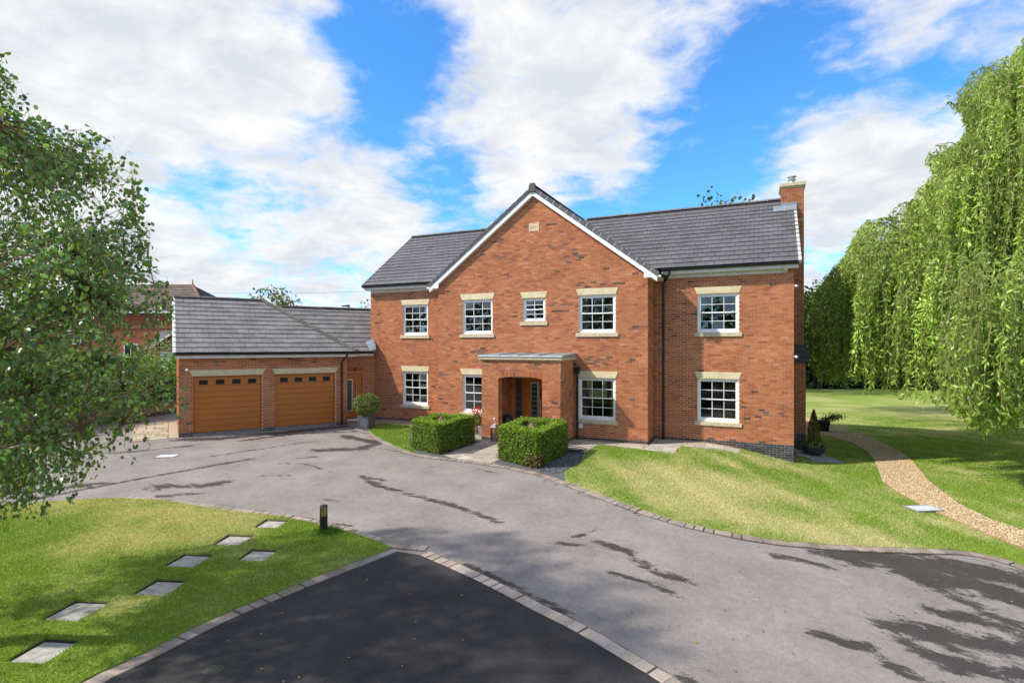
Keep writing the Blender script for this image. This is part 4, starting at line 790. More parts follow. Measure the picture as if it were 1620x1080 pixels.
# rainwater pipes
dp = MB(); X = -3.21; dp.tube([(X+.26, YE-.02, ZE-.06), (X+.26, YE-.02, ZE-.16), (X+.05, yW-.10, ZE-.42), (X, yW-.075, ZE-.52), (X, yW-.075, -.12)], .036, 10)
for z in (4.6, 2.9, 1.2): dp.tube([(X, yW-.075, z), (X, yW-.075, z+.06)], .045, 10)
dp.box(X-.12, X+.2, yW-.16, yW-.02, -.13, -.11); dp.build('downpipe', BLACK, house, smooth=False)
dp = MB(); X = -5.98; dp.tube([(X, yG-.09, 2.30), (X, yG-.09, -.12)], .036, 10); dp.hull8([(X-.07, yG-.16, 2.24), (X+.07, yG-.16, 2.24), (X+.07, yG-.02, 2.24), (X-.07, yG-.02, 2.24), (X-.11, yG-.2, 2.46), (X+.11, yG-.2, 2.46), (X+.11, yG-.01, 2.46), (X-.11, yG-.01, 2.46)]); dp.tube([(X-.14, yG-.12, 2.62), (X-.02, yG-.1, 2.5)], .03, 8); dp.build('downpipe', BLACK, house)
# chimney cap, flue, flashings
cap = MB(); cap.box(sx0-.06, sx1+.06, sy0-.06, sy1+.06, sz1, sz1+.13); cap.box(sx0-.02, sx1+.02, sy0-.02, sy1+.02, sz1-.06, sz1); cap = cap.build('chimney_cap', SILL, house, bevel=.012)
fx, fy = (sx0+sx1)/2, (sy0+sy1)/2; k = MB(); k.lathe([(.10, 0), (.10, .10), (.115, .12), (.10, .16), (.095, .22), (.15, .235), (.15, .25), (.09, .26), (.09, .33), (.16, .345), (.16, .365), (.03, .38)], (fx, fy, sz1+.13)); k.build('flue_cowl', STEEL, cap, smooth=False)
k = MB(); zz = ZE+PT*(sy0-YE); k.hull8([(sx0-.28, sy0-.30, zz-.18), (sx1-.25, sy0-.30, zz-.18), (sx1-.25, sy0-.28, zz-.14), (sx0-.28, sy0-.28, zz-.14), (sx0-.28, sy0-.02, zz+.04), (sx1-.25, sy0-.02, zz+.04), (sx1-.25, sy0-.005, zz+.08), (sx0-.28, sy0-.005, zz+.08)]); k.box(sx0-.02, sx1-.22, sy0-.02, sy0-.004, zz-.02, zz+.17); k.build('lead_flashing', LEAD, house)
sh = MB(); y0, y1 = cb['y0']-.06, cb['y1']+.06; sh.hull8([(xR+.01, y0, 2.58), (cb['x1']+.09, y0, 2.58), (cb['x1']+.09, y1, 2.58), (xR+.01, y1, 2.58), (xR+.01, y0+.02, 3.28), (cb['x1']+.02, y0+.04, 3.2), (cb['x1']+.02, y1-.02, 3.2), (xR+.01, y1-.02, 3.28)])
for i in range(3): sh.box(xR+.06, cb['x1']+.10, y0-.02, y0-.005, 2.60+i*.2, 2.78+i*.2)
sh.build('tiled_shoulder', LEADK, house, bevel=.01)
# date stone, lights, meter box
k = MB().box(-7.87, -7.46, yG-.012, yG+.02, 7.42, 7.72); k.box(-7.85, -7.835, yG-.018, yG, 7.44, 7.70); k.box(-7.495, -7.48, yG-.018, yG, 7.44, 7.70); k.box(-7.835, -7.495, yG-.018, yG, 7.44, 7.455); k.box(-7.835, -7.495, yG-.018, yG, 7.685, 7.70); ds = k.build('date_stone', DSTONE, house)
tcv = bpy.data.curves.new('date', 'FONT'); tcv.body = '2011'; tcv.size = .17; tcv.extrude = .004; tcv.align_x = 'CENTER'; to = bpy.data.objects.new('date', tcv); COL.objects.link(to); dg = bpy.context.evaluated_depsgraph_get(); me = bpy.data.meshes.new_from_object(to.evaluated_get(dg)); bpy.data.objects.remove(to)
me.materials.clear(); me.materials.append(DCUT); to = bpy.data.objects.new('date_numerals', me); link(to, ds); to.matrix_world = Matrix.Translation((-7.665, yG-.014, 7.51)) @ Matrix.Rotation(math.pi/2, 4, 'X')
k = MB().box(-5.93, -5.79, yG-.05, yG-.001, .30, .46); k.build('meter_box', UPVC, house, bevel=.01)
k = MB(); k.lathe([(0, -.06), (.05, -.045), (.065, 0), (.065, .02)], (.65, yW-.2, 5.68), 12); k.build('security_camera', FASCIA, house, smooth=True)
for z in (5.15, 2.86): MB().tube([(xR+.0, yW+.05, z), (xR+.07, yW+.05, z), (xR+.09, yW+.02, z-.03)], [.03, .045, .05], 10).build('wall_light', UPVC, house, smooth=True)

# ------------------------------------------------------------------ garage wing with its link to the house
garage = empty('garage', (0, 0, 0)); tag(garage, 'single-storey brick double garage with golden oak doors and grey tiled roof', 'garage')
GL, D1, D2, DW, DZ0, DZ1, GE = 6.071, .444, 3.252, 2.337, -.022, 2.084, 2.76
gm = fr(G0, gu); bw = Brickwork(); mb = MB(); RD, RZ, EZ = 3.266, 5.215, 2.95; GT = (RZ-EZ)/(RD+.35)
G = lambda u_, d_, z_: (*(G0+gu*u_+gd*d_), z_)
panel(bw, mb, G0, gu, GL, -.45, GE+.1, [(D1, D1+DW, -.45, DZ1, .16), (D2, D2+DW, -.45, DZ1, .16)], None, 41, dpc=.03)
endtop = lambda a: EZ-.12+GT*(.35+min(a, 2*RD-a))
panel(bw, mb, G0+gd*2*RD, -gd, 2*RD, -.45, GE, (), lambda a: endtop(2*RD-a), 42, dpc=.03)
panel(bw, mb, G0+gu*GL, gd, 1.05, -.45, GE+.1, (), None, 43, dpc=.03)
LK = G0+gu*GL+gd*1.0
panel(bw, mb, LK, gu, 1.55, -.45, GE+.1, [(.09, .99, -.45, 2.02, .14)], None, 44, dpc=.03)
nb = 11
for i in range(nb): bw.add(LK, gu, np.array([.03+i*.095]), np.array([.03+i*.095+.085]), np.array([2.05]), np.array([2.26]), 3, np.array([False]), off=.003, colmul=.85)
panel(bw, mb, G0+gd*2*RD+gu*9, -gu, 9, -.45, GE, (), None, 45, bricks=False)
gw = mb.build('wall', MORTAR, garage); bw.finish(gw, 300)
for dd in (D1, D2):
    k = MB(); t = .04
    for q in ((dd, dd+t, DZ0, DZ1), (dd+DW-t, dd+DW, DZ0, DZ1), (dd+t, dd+DW-t, DZ1-t, DZ1)): k.box(q[0], q[1], -.14, -.07, q[2], q[3])
    door = k.build('garage_door', OAK, garage, mtx=gm); ph = (DZ1-DZ0-t)/9.6; z = DZ0+.01; x0, x1 = dd+t+.004, dd+DW-t-.004; i = 0
    while z < DZ1-t-.02:
        h = ph if i else ph; last = z+ph*1.7 > DZ1-t
        if last: h = DZ1-t-z-.004
        MB().box(x0, x1, -.125, -.10, z+.006, z+h-.006).build('panel', OAK, door, bevel=.008, mtx=gm); z += h; i += 1
        if last: break
    MB().box(x0, x1, -.13, -.122, DZ0, DZ1-t).build('door_core', OAK, door, mtx=gm)
    for j in range(4):
        c = dd+DW*(.147+.235*j); w_, z0, z1 = .165, DZ1-.35, DZ1-.135; k = MB()
        for q in ((c-w_, c-w_+.022, z0, z1), (c+w_-.022, c+w_, z0, z1), (c-w_+.022, c+w_-.022, z0, z0+.022), (c-w_+.022, c+w_-.022, z1-.022, z1)): k.box(q[0], q[1], -.10, -.088, q[2], q[3])
        wf = k.build('door_window', OAKL, door, bevel=.003, mtx=gm); MB().box(c-w_+.02, c+w_-.02, -.0998, -.096, z0+.02, z1-.02).build('pane', DGLASS, wf, mtx=gm)
    k = MB(); k.hull8([(dd-.01, -.1, DZ1+.002), (dd+DW+.01, -.1, DZ1+.002), (dd+DW+.01, .014, DZ1+.002), (dd-.01, .014, DZ1+.002), (dd-.12, -.1, DZ1+.228), (dd+DW+.12, -.1, DZ1+.228), (dd+DW+.12, .014, DZ1+.228), (dd-.12, .014, DZ1+.228)]); k.build('lintel', STONE, garage, bevel=.005, mtx=gm)
    MB().box(dd, dd+DW, -.16, .02, -.2, DZ0-.004).build('threshold', THRESH, door, mtx=gm)
# side door in the link
lm = fr(LK, gu); k = MB()
for q in ((.09, .14, -.03, 2.02), (.94, .99, -.03, 2.02), (.14, .94, 1.97, 2.02)): k.box(q[0], q[1], -.12, -.05, q[2], q[3])
sd_ = k.build('side_door', OAK, garage, mtx=lm); MB().box(.142, .938, -.11, -.07, .01, 1.968).build('leaf', OAK, sd_, bevel=.003, mtx=lm); k = MB()
for q in ((.26, .30, .3, 1.72), (.50, .54, .3, 1.72), (.30, .50, .3, .34), (.30, .50, 1.68, 1.72)): k.box(q[0], q[1], -.07, -.055, q[2], q[3])
k.build('glazing_frame', STEEL, sd_, mtx=lm); strips(sd_, .30, .50, .062, .34, 1.68, 9, gu, LK); MB().tube([(.70, -.02, .5), (.70, -.02, 1.45)], .017).tube([(.7, -.02, .6), (.7, -.08, .6)], .01).tube([(.7, -.02, 1.35), (.7, -.08, 1.35)], .01).build('handle', STEEL, sd_, smooth=True, mtx=lm)
MB().box(.06, 1.02, -.2, .06, -.2, -.032).build('doorstep', UPVC, sd_, mtx=lm); MB().box(.0, 1.1, -.3, -.16, -.3, 2.1).build('door_backing', DARK, sd_, mtx=lm)
# roofs
rm = MB(); dz = -.035; UE, UV, UR = GL+.35, -.14, 3.219
rm.add([G(UV, -.35, EZ+dz), G(UE, -.35, EZ+dz), G(UR, RD, RZ+dz), G(UV, RD, RZ+dz)], [(0, 1, 2, 3)]); rm.add([G(UV, 2*RD+.35, EZ+dz), G(UE, 2*RD+.35, EZ+dz), G(UR, RD, RZ+dz), G(UV, RD, RZ+dz)], [(0, 3, 2, 1)]); rm.add([G(UE, -.35, EZ+dz), G(UE, 2*RD+.35, EZ+dz), G(UR, RD, RZ+dz)], [(0, 1, 2)])
LD0, LD1, LZ1 = .65, 3.4, 4.98; LT_ = (LZ1-EZ)/(LD1-LD0); lkx = lambda d: 7.40 if d < 1.16 else 5.6+1.549*d
rm.add([G(3.3, LD0, EZ+dz), G(7.38, LD0, EZ+dz), G(7.44, 1.16, EZ+LT_*(1.16-LD0)+dz), G(lkx(LD1), LD1, LZ1+dz), G(3.3, LD1, LZ1+dz)], [(0, 1, 2, 3, 4)]); rm.add([G(3.3, LD1, LZ1+dz), G(lkx(LD1), LD1, LZ1+dz), G(12, 6.2, EZ+dz), G(3.3, 6.2, EZ+dz)], [(0, 1, 2, 3)])
groof = rm.build('roof', DECK, garage); T = Tiles((.215, .208, .206), .06); c_ = 1/math.hypot(1, GT); s_ = GT*c_; sl = (RD+.35)/c_
T.plane(G(0, -.35, EZ), (*gu, 0), (gd[0]*c_, gd[1]*c_, s_), sl, .345, .40, lambda s: UV, lambda s: UE+(UR-UE)*s/sl, bond=.5)
c2 = 1/math.hypot(1, LT_); s2 = LT_*c2; sl2 = (LD1-LD0)/c2
T.plane(G(0, LD0, EZ), (*gu, 0), (gd[0]*c2, gd[1]*c2, s2), sl2, .345, .40, lambda s: 3.3, lambda s: lkx(LD0+s*c2), bond=.5)
cR = 1/math.hypot(1, (RZ-EZ)/(UE-UR)); sR = (RZ-EZ)/(UE-UR)*cR; slR = (UE-UR)/cR
T.plane(G(UE, 0, EZ), (*gd, 0), (-gu[0]*cR, -gu[1]*cR, sR), slR, .345, .40, lambda s: -.35+(RD+.35)*s/slR, lambda s: 2*RD+.35-(RD+.35)*s/slR)
T.finish(groof, GTILE, 300)
RB = (.135, .115, .095)
ridge_tiles(groof, G(UV, RD, RZ), G(UR, RD, RZ), RB, .13); ridge_tiles(groof, G(UR, RD, RZ+.01), G(UE-.05, -.32, EZ+.02), RB, .13); ridge_tiles(groof, G(4.0, LD1, LZ1), G(lkx(LD1)+.1, LD1, LZ1), RB, .12)
_roof = roof; roof = groof
verge(G(UV-.05, -.37, EZ+.02), G(UV-.05, RD, RZ+.02), .345, .10, .13, (-gu[0], -gu[1], 0), (.72, .71, .69), gap=.012); roof = _roof
k = MB(); a0 = G(7.42, LD0+.1, EZ+.06); k.hull8([G(7.36, LD0-.02, EZ-.02), G(7.52, LD0-.02, EZ-.02), G(7.6, 1.15, EZ+.30), G(7.3, 1.15, EZ+.30), G(7.30, LD0-.02, EZ+.04), G(7.54, LD0-.02, EZ+.12), G(7.62, 1.15, EZ+.62), G(7.22, 1.15, EZ+.42)]); k.build('lead_flashing', LEAD, garage, bevel=.01)
f = MB().box(UV+.02, UE-.02, .285, .31, EZ-.20, EZ-.055).build('fascia', FASCIA, garage, mtx=gm); MB().box(UV+.02, UE-.02, .0, .285, EZ-.195, EZ-.18).build('soffit', FASCIA, f, mtx=gm); MB().box(.16, GL-.01, .004, .05, GE-.015, EZ-.196).build('frieze_board', FASCIA, f, mtx=gm)
f = MB().box(GL+.1, 7.42, -LD0-.065, -LD0-.04, EZ-.20, EZ-.055).build('fascia', FASCIA, garage, mtx=gm); MB().box(GL+.02, 7.40, -1.0, -LD0-.065, EZ-.195, EZ-.18).build('soffit', FASCIA, f, mtx=gm); MB().box(GL+.01, 7.34, -.996, -.95, GE-.015, EZ-.196).build('frieze_board', FASCIA, f, mtx=gm)
k = MB()
for (x0, x1, y) in ((UV-.02, UE, .38), (UE-.1, 7.42, -LD0+.03)):
    for i in range(8):
        a0, a1 = math.pi*(1+i/8), math.pi*(1+(i+1)/8); r = .058; k.add([(xx, y+r*math.cos(a), EZ-.03+r*math.sin(a)) for xx in (x0, x1) for a in (a0, a1)], [(0, 1, 3, 2)])
    k.box(x0, x1, y+.055, y+.062, EZ-.035, EZ-.022); k.box(x0-.006, x0, y-.06, y+.06, EZ-.09, EZ-.03)
k.build('gutter', BLACK, garage, mtx=gm)
k = MB(); k.tube([(5.98, .36, EZ-.08), (5.98, .35, EZ-.16), (5.87, .1, EZ-.36), (5.84, .065, EZ-.45), (5.84, .065, -.1)], .034, 10)
for z in (.6, 1.7): k.tube([(5.84, .065, z), (5.84, .065, z+.06)], .043, 10)
k.build('downpipe', BLACK, garage, mtx=gm)
MB().tube([(.27, .0, 2.33), (.27, .07, 2.33), (.25, .10, 2.30)], [.03, .05, .055], 10).build('wall_light', UPVC, garage, smooth=True, mtx=gm)

# ------------------------------------------------------------------ low garden wall by the garage
A, B = gp(281, 652.5), gp(178, 668.5); dwn = (A-B)/np.linalg.norm(A-B); A = A+dwn*1.5; B = B-dwn*7; Lw = float(np.linalg.norm(A-B))
lw_ = empty('garden_wall', (0, 0, 0)); tag(lw_, 'low red brick garden wall with upright coping bricks in front of laurel hedge', 'wall'); bw = Brickwork(); mb = MB(); panel(bw, mb, B, dwn, Lw, -.4, .42, (), None, 51, dpc=.06, colmul=.8); q = fr(B, dwn)
for (a, b, c, d) in ((0, Lw, -.23, -.22),): mb.add([tuple(q @ Vector(p)) for p in ((0, -.22, -.4), (Lw, -.22, -.4), (Lw, -.22, .42), (0, -.22, .42), (0, -.0085, .42), (Lw, -.0085, .42))], [(1, 0, 3, 2), (3, 4, 5, 2)])
gwl = mb.build('wall', MORTAR, lw_); bw.finish(gwl, 40)
k = MB(); x = 0
V = []; 
cm = MB()
for i in range(int(Lw/.075)): cm.box(i*.075+.004, i*.075+.069, -.23, .012, .425, .53+random.uniform(-.004, .004))
co = cm.build('coping_bricks', COPING, lw_, mtx=q); co['kind'] = 'stuff'

# ------------------------------------------------------------------ neighbouring house beyond the hedge
NB = mat_two('far_red_brick', (.30, .085, .045), (.40, .13, .07), 3, .9, .3, .01); BAND = mat_two('orange_band', (.50, .22, .09), (.56, .26, .12), 3, .9, 0)
nh = empty('neighbour_house', (0, 0, 0)); tag(nh, 'red brick neighbouring house with hipped brown tiled roof behind birch', 'house')
Zn = 45; P0 = at(30, Zn)[:2]; nm_ = fr(P0, (CY, SY)); wd_ = (322-30)/F*Zn; dp_ = 8.0
MB().box(0, wd_, -dp_, 0, -.5, 6.0).build('wall', NB, nh, mtx=nm_); MB().box(-.02, wd_+.02, -dp_-.02, .03, 4.62, 4.86).build('string_course', BAND, nh, mtx=nm_)
k = MB(); e = .35; zr = 8.62; k.add([(-e, e, 6.05), (wd_+e, e, 6.05), (wd_+e, -dp_-e, 6.05), (-e, -dp_-e, 6.05), (3.6, -dp_/2, zr), (wd_-3.6+.4, -dp_/2, zr)], [(0, 1, 5, 4), (1, 2, 5), (2, 3, 4, 5), (3, 0, 4), (0, 3, 2, 1)]); nroof = k.build('roof', DECK, nh, mtx=nm_)
T = Tiles((.155, .115, .088), .12); tn = (zr-6.05)/(dp_/2+e); cn = 1/math.hypot(1, tn); lenn = (dp_/2+e)/cn; O = nm_ @ Vector((0, e, 6.09)); upv = nm_.to_3x3() @ Vector((0, -cn, tn*cn))
T.plane(O, (CY, SY, 0), tuple(upv), lenn, .36, .33, lambda s: -e+(3.6+e)*s/lenn, lambda s: wd_+e-(3.2+e)*s/lenn, thick=.05, bond=0); T.finish(nroof, GTILE, 0)
MB().box(-e, wd_+e, e-.03, e, 5.85, 6.04).build('fascia', UPVC, nh, mtx=nm_)
_rt = RIDGE; ridge_tiles(nroof, nm_ @ Vector((3.6, -dp_/2, zr)), nm_ @ Vector((wd_-3.2, -dp_/2, zr)), (.22, .12, .085), .14); ridge_tiles(nroof, nm_ @ Vector((wd_-3.2, -dp_/2, zr)), nm_ @ Vector((wd_+e, e, 6.08)), (.22, .12, .085), .14)
MB().lathe([(.07, 0), (.05, .1), (.08, .14), (.03, .2), (.045, .3), (.0, .55)], tuple(nm_ @ Vector((wd_-3.25, -dp_/2, zr+.1))), 8).build('finial', RCLAY, nh)
for c in (1.6, 4.6, 9.3, 12.8):
    for z in (.9, 3.3 if c < 8 else 2.2):
        k = MB(); k.box(c-.6, c+.6, .0, .05, z, z+1.15); wf = k.build('window', UPVC, nh, mtx=nm_); MB().box(c-.5, c-.03, .045, .055, z+.1, z+1.05).box(c+.03, c+.5, .045, .055, z+.1, z+1.05).build('pane', DGLASS, wf, mtx=nm_)
k = MB(); xa = (232-30)/F*Zn; xb = (300-30)/F*Zn; k.box(xa+.8, xb, 0, 2.2, -.5, 3.1); k.build('bay_wall', NB, nh, mtx=nm_)
k = MB(); k.hull8([(xa+.2, 0, 3.15), (xa+1.9, 2.5, 3.05), (xa+2.0, 2.5, 3.1), (xa+.3, 0, 3.2), (xa+1.2, 0, 4.4), (xb+.3, 2.5, 4.35), (xb+.3, 2.4, 4.4), (xa+1.3, 0, 4.45)]); k.build('bay_roof', LEADK, nh, mtx=nm_)
k = MB(); k.hull8([(xa+1.8, 2.5, 2.98), (xa+1.9, 2.5, 2.9), (xa+1.9, 2.55, 2.9), (xa+1.8, 2.55, 2.98), (xb+.3, 2.5, 4.4), (xb+.3, 2.5, 4.2), (xb+.3, 2.55, 4.2), (xb+.3, 2.55, 4.4)]); k.box(xa+1.4, xa+1.9, 2.5, 2.55, 2.86, 3.0); k.build('bargeboard', UPVC, nh, mtx=nm_)
MB().box(xb-1.0, xb-.1, 2.2, 2.25, 1.2, 2.7).build('bay_window', UPVC, nh, mtx=nm_)
# bungalow roof and street lamp far behind the link
fb = empty('far_bungalow', (0, 0, 0)); tag(fb, 'distant bungalow with mossy brown roof behind the garage link', 'house'); fm = fr(at(520, 52)[:2], (CY, SY))
MB().box(0, 9, -7, 0, -.5, 4.6).build('wall', NB, fb, mtx=fm); k = MB(); k.add([(-.4, .4, 4.6), (9.4, .4, 4.6), (9.4, -7.4, 4.6), (-.4, -7.4, 4.6), (1.2, -3.5, 6.9), (9.4, -3.5, 7.2)], [(0, 1, 5, 4), (1, 2, 5), (2, 3, 4, 5), (3, 0, 4)]); k.build('roof', MOSSY, fb, mtx=fm)
sl_ = empty('street_lamp', (0, 0, 0)); tag(sl_, 'slim street lamp with flat dark head rising behind the garage link', 'street lamp'); p = at(552.5, 40)
MB().tube([(p[0], p[1], -.5), (p[0], p[1], 6.02)], [.07, .045], 8).build('pole', LAMPG, sl_); h = fr(p[:2], (CY, SY)); MB().tube([(0, 0, 6.0), (-.15, 0, 6.08)], .03, 6).build('arm', LAMPG, sl_, mtx=h); k = MB(); k.hull8([(-.62, -.1, 6.07), (.05, -.1, 6.06), (.05, .1, 6.06), (-.62, .1, 6.07), (-.5, -.08, 6.15), (.05, -.08, 6.2), (.05, .08, 6.2), (-.5, .08, 6.15)]); k.build('lamp_head', BLACK, sl_, bevel=.02, mtx=h)
k = MB(); a, b = at(90, 60, 9.6), at(900, 60, 10.6); pts = [(a[0]+(b[0]-a[0])*t, a[1]+(b[1]-a[1])*t, a[2]+(b[2]-a[2])*t-1.1*4*t*(1-t)) for t in np.linspace(0, 1, 24)]; k.tube(pts, .016, 5); tag(k.build('overhead_cable', LAMPG), 'thin overhead cable crossing the sky above the garage', 'cable')

# ------------------------------------------------------------------ foliage
def unit(v): return v/np.maximum(np.linalg.norm(v, axis=-1, keepdims=True), 1e-9)
def leaves(name, B, D, N_, ln, w, col, mat, parent=None, lance=False, fold=.25):
    """n leaves in one mesh: base point, direction, rough normal, length, half width"""
    n = len(B); D = unit(D); Sd = unit(np.cross(D, N_)); Nr = np.cross(Sd, D); ln = np.asarray(ln)[:, None]*np.ones((n, 1)); w = np.asarray(w)[:, None]*np.ones((n, 1))
    if lance:
        V = np.stack([B, B+D*ln*.45+Sd*w, B+D*ln, B+D*ln*.45-Sd*w], 1); F4 = (np.arange(n)[:, None]*4+np.array([0, 1, 2, 3])[None]); o = fast(name, V.reshape(-1, 3), F4, mat, parent, col=col); return o
    f = -Nr*w*fold; V = np.stack([B, B+D*ln*.28+Sd*w+f, B+D*ln*.66+Sd*w*.82+f, B+D*ln-Nr*ln*.08, B+D*ln*.66-Sd*w*.82+f, B+D*ln*.28-Sd*w+f], 1)
    F4 = (np.arange(n)[:, None, None]*6+np.array([(0, 1, 2, 3), (0, 3, 4, 5)])[None]).reshape(-1, 4); return fast(name, V.reshape(-1, 3), F4, mat, parent, col=np.repeat(col, 2, 0))
def rdir(n, down=0.0, out=None, k=.0):
    v = rng.normal(0, 1, (n, 3)); v = unit(v); v[:, 2] -= down
    if out is not None: v = v+out*k
    return unit(v)
def lcol(n, a, b, var=.25, yellow=0.0, yc=(.26, .30, .04)):
    t = rng.uniform(0, 1, (n, 1)); c = (np.array(a)*(1-t)+np.array(b)*t)*np.exp(rng.normal(0, var, (n, 1)))
    if yellow: k = rng.uniform(0, 1, n) < yellow; c[k] = np.array(yc)*rng.uniform(.7, 1.2, (k.sum(), 1))
    return c
def curve(a, b, sag, n=6, wob=.08):
    a, b = np.array(a, float), np.array(b, float); t = np.linspace(0, 1, n)[:, None]; p = a+(b-a)*t; p[:, 2] += sag*4*t[:, 0]*(1-t[:, 0]); p[1:-1] += rng.normal(0, wob*np.linalg.norm(b-a)/n, (n-2, 3)); return p
TWIG = mat_two('twig_bark', (.10, .05, .03), (.19, .10, .06), 8, .8, 0); WTWIG = mat_two('willow_twig', (.16, .15, .05), (.26, .23, .09), 8, .8, 0)
# --- birch in the left foreground
def birch():
    root = empty('birch_tree', (0, 0, 0)); tag(root, 'silver birch with glossy green leaves overhanging the front lawn corner', 'tree')
    L0 = at(-140, 6.1); bx, by = L0[0], L0[1]; bz = float(zf(bx, by)); OUT = [(-900, -1500), (-60, -60), (-10, 60), (14, 104), (38, 150), (60, 180), (95, 215), (118, 203), (150, 196), (166, 225), (197, 240), (216, 272), (222, 312), (234, 350), (232, 392), (252, 425), (268, 450), (272, 478), (262, 515), (240, 548), (258, 578), (290, 600), (318, 613), (300, 632), (262, 640), (215, 655), (190, 690), (172, 712), (150, 722), (142, 762), (112, 775), (76, 792), (48, 806), (0, 812), (-900, 1000)]
    tr = MB(); tp = curve((bx, by, bz-.1), (bx+.5, by+.4, 7.6), 0, 9, .12); tr.tube([tuple(q) for q in tp], list(np.linspace(.15, .03, 9)), 10); tips = []; nodes = [tp[i]+(tp[i+1]-tp[i])*s for i in range(2, 8) for s in (0, .25, .5, .75)]
    def ok(P, soft=False):
        a, b, Z = proj(P); k = inpoly(a, b, OUT) & (Z > 3.9) & (a > -230)
        if soft: k &= (vnoise(P[:, 0]*1.9+P[:, 2]*.7, P[:, 1]*1.9+P[:, 2]*1.5, 61) > .36) & (rng.uniform(0, 1, a.shape) < np.interp(b, (100, 260, 480), (.45, .7, 1)))
        if soft: k &= inpoly(a+60, b, OUT) & inpoly(a+15, b-45, OUT) | (rng.uniform(0, 1, a.shape) < .42)
        return k
    R = lambda z: np.interp(z, (.6, 1.6, 3, 5, 6.5, 7.4, 8), (1.2, 2.8, 3.3, 3.0, 2.3, 1.0, .0))
    def sample(n, zmin=.5):
        out = []
        while len(out) < n:
            q = np.column_stack([rng.uniform(-3.4, 3.4, (4000, 2)), rng.uniform(zmin, 7.8, 4000)]); r = np.hypot(q[:, 0], q[:, 1]); k = r < R(q[:, 2]); P = q+np.array((bx, by, 0)); k &= ok(P, True); out += list(P[k])
        return np.array(out[:n])
    lim = sample(80); limbs = []
    for t in lim:
        z0 = np.clip(t[2]-rng.uniform(.6, 1.9), 1.2, 6.4); i = np.argmin(np.abs(tp[:, 2]-z0)); c = curve(tp[i], t, rng.uniform(.1, .45), 7, .12)
        a_, b_, Z_ = proj(c)
        if (~inpoly(a_, b_, OUT) & (a_ > -40)).any(): continue
        tr.tube([tuple(q) for q in c], list(np.linspace(.026, .006, 7)), 6, False); limbs.append(c)
    LP = np.concatenate(limbs); tw = sample(3300); B = []; D = []; O = []; k = MB()
    for t in tw:
        d = np.linalg.norm((LP-t)*np.array((1, 1, 1.3)), axis=1); j = np.argmin(d)
        if d[j] > 1.7: continue
        a = LP[j]; c = curve(a, t, rng.uniform(.0, .18), 6, .12); c[-1, 2] -= .06
        k.tube([tuple(q) for q in c], list(np.linspace(.006, .002, 6)), 3, False); m = int(rng.integers(7, 13)); s = rng.uniform(.3, 1, m); idx = np.clip(s*5, 0, 4.999); i0 = idx.astype(int); f = (idx-i0)[:, None]; p = c[i0]*(1-f)+c[i0+1]*f; B.append(p); D.append(np.tile(unit(t-a), (m, 1)))
        # hanging tip
        if rng.uniform() < .45:
            l = rng.uniform(.12, .42); hp = np.array([t, t+np.array((rng.normal(0, .05), rng.normal(0, .05), -l*.5)), t+np.array((rng.normal(0, .07), rng.normal(0, .07), -l))]); k.tube([tuple(q) for q in hp], [.0025, .002, .0015], 3, False); m = int(l/.035); s = rng.uniform(0, 1, m)[:, None]; B.append(t+(hp[2]-t)*s); D.append(np.tile((0, 0, -1.), (m, 1)))
    for (pa_, pb_) in ((14, 108), (28, 128), (60, 186), (45, 165), (118, 205), (153, 198), (163, 222), (198, 243), (215, 275), (222, 312), (-5, 80), (95, 222), (232, 352), (255, 428)):
        for v_ in range(3):
            Zs = rng.uniform(5.2, 6.4); tip = np.array(at(pa_+rng.normal(0, 7), Zs, HC+(HY-pb_-rng.normal(6, 8))/F*Zs)); bot = tip+np.array((rng.normal(-.12, .1), rng.normal(-.05, .1), -.55)); c = curve(bot, tip, 0, 6, .2); k.tube([tuple(q) for q in c], list(np.linspace(.005, .0015, 6)), 3, False); m = 22; idx = rng.uniform(.2, 4.99, m); i0 = idx.astype(int); f = (idx-i0)[:, None]; B.append(c[i0]*(1-f)+c[i0+1]*f); D.append(np.tile((0, 0, .8), (m, 1)))
    B = np.concatenate(B); D = np.concatenate(D); B = B+rng.normal(0, .028, B.shape); kk = proj(B)[2] > 3.6; B, D = B[kk], D[kk]; n = len(B); dd = unit(D*.5+rng.normal(0, .55, (n, 3))+np.array((0, 0, -.55))); nn = unit(rng.normal(0, .7, (n, 3))+np.array((-.2, -.35, .75)))
    trunk = tr.build('trunk', BIRCH, root, smooth=True); k.build('twigs', TWIG, trunk)
    leaves('crown', B, dd, nn, rng.uniform(.044, .070, n), rng.uniform(.017, .027, n), lcol(n, (.090, .185, .050), (.21, .32, .10), .32, .10), LEAFG, root)
birch()
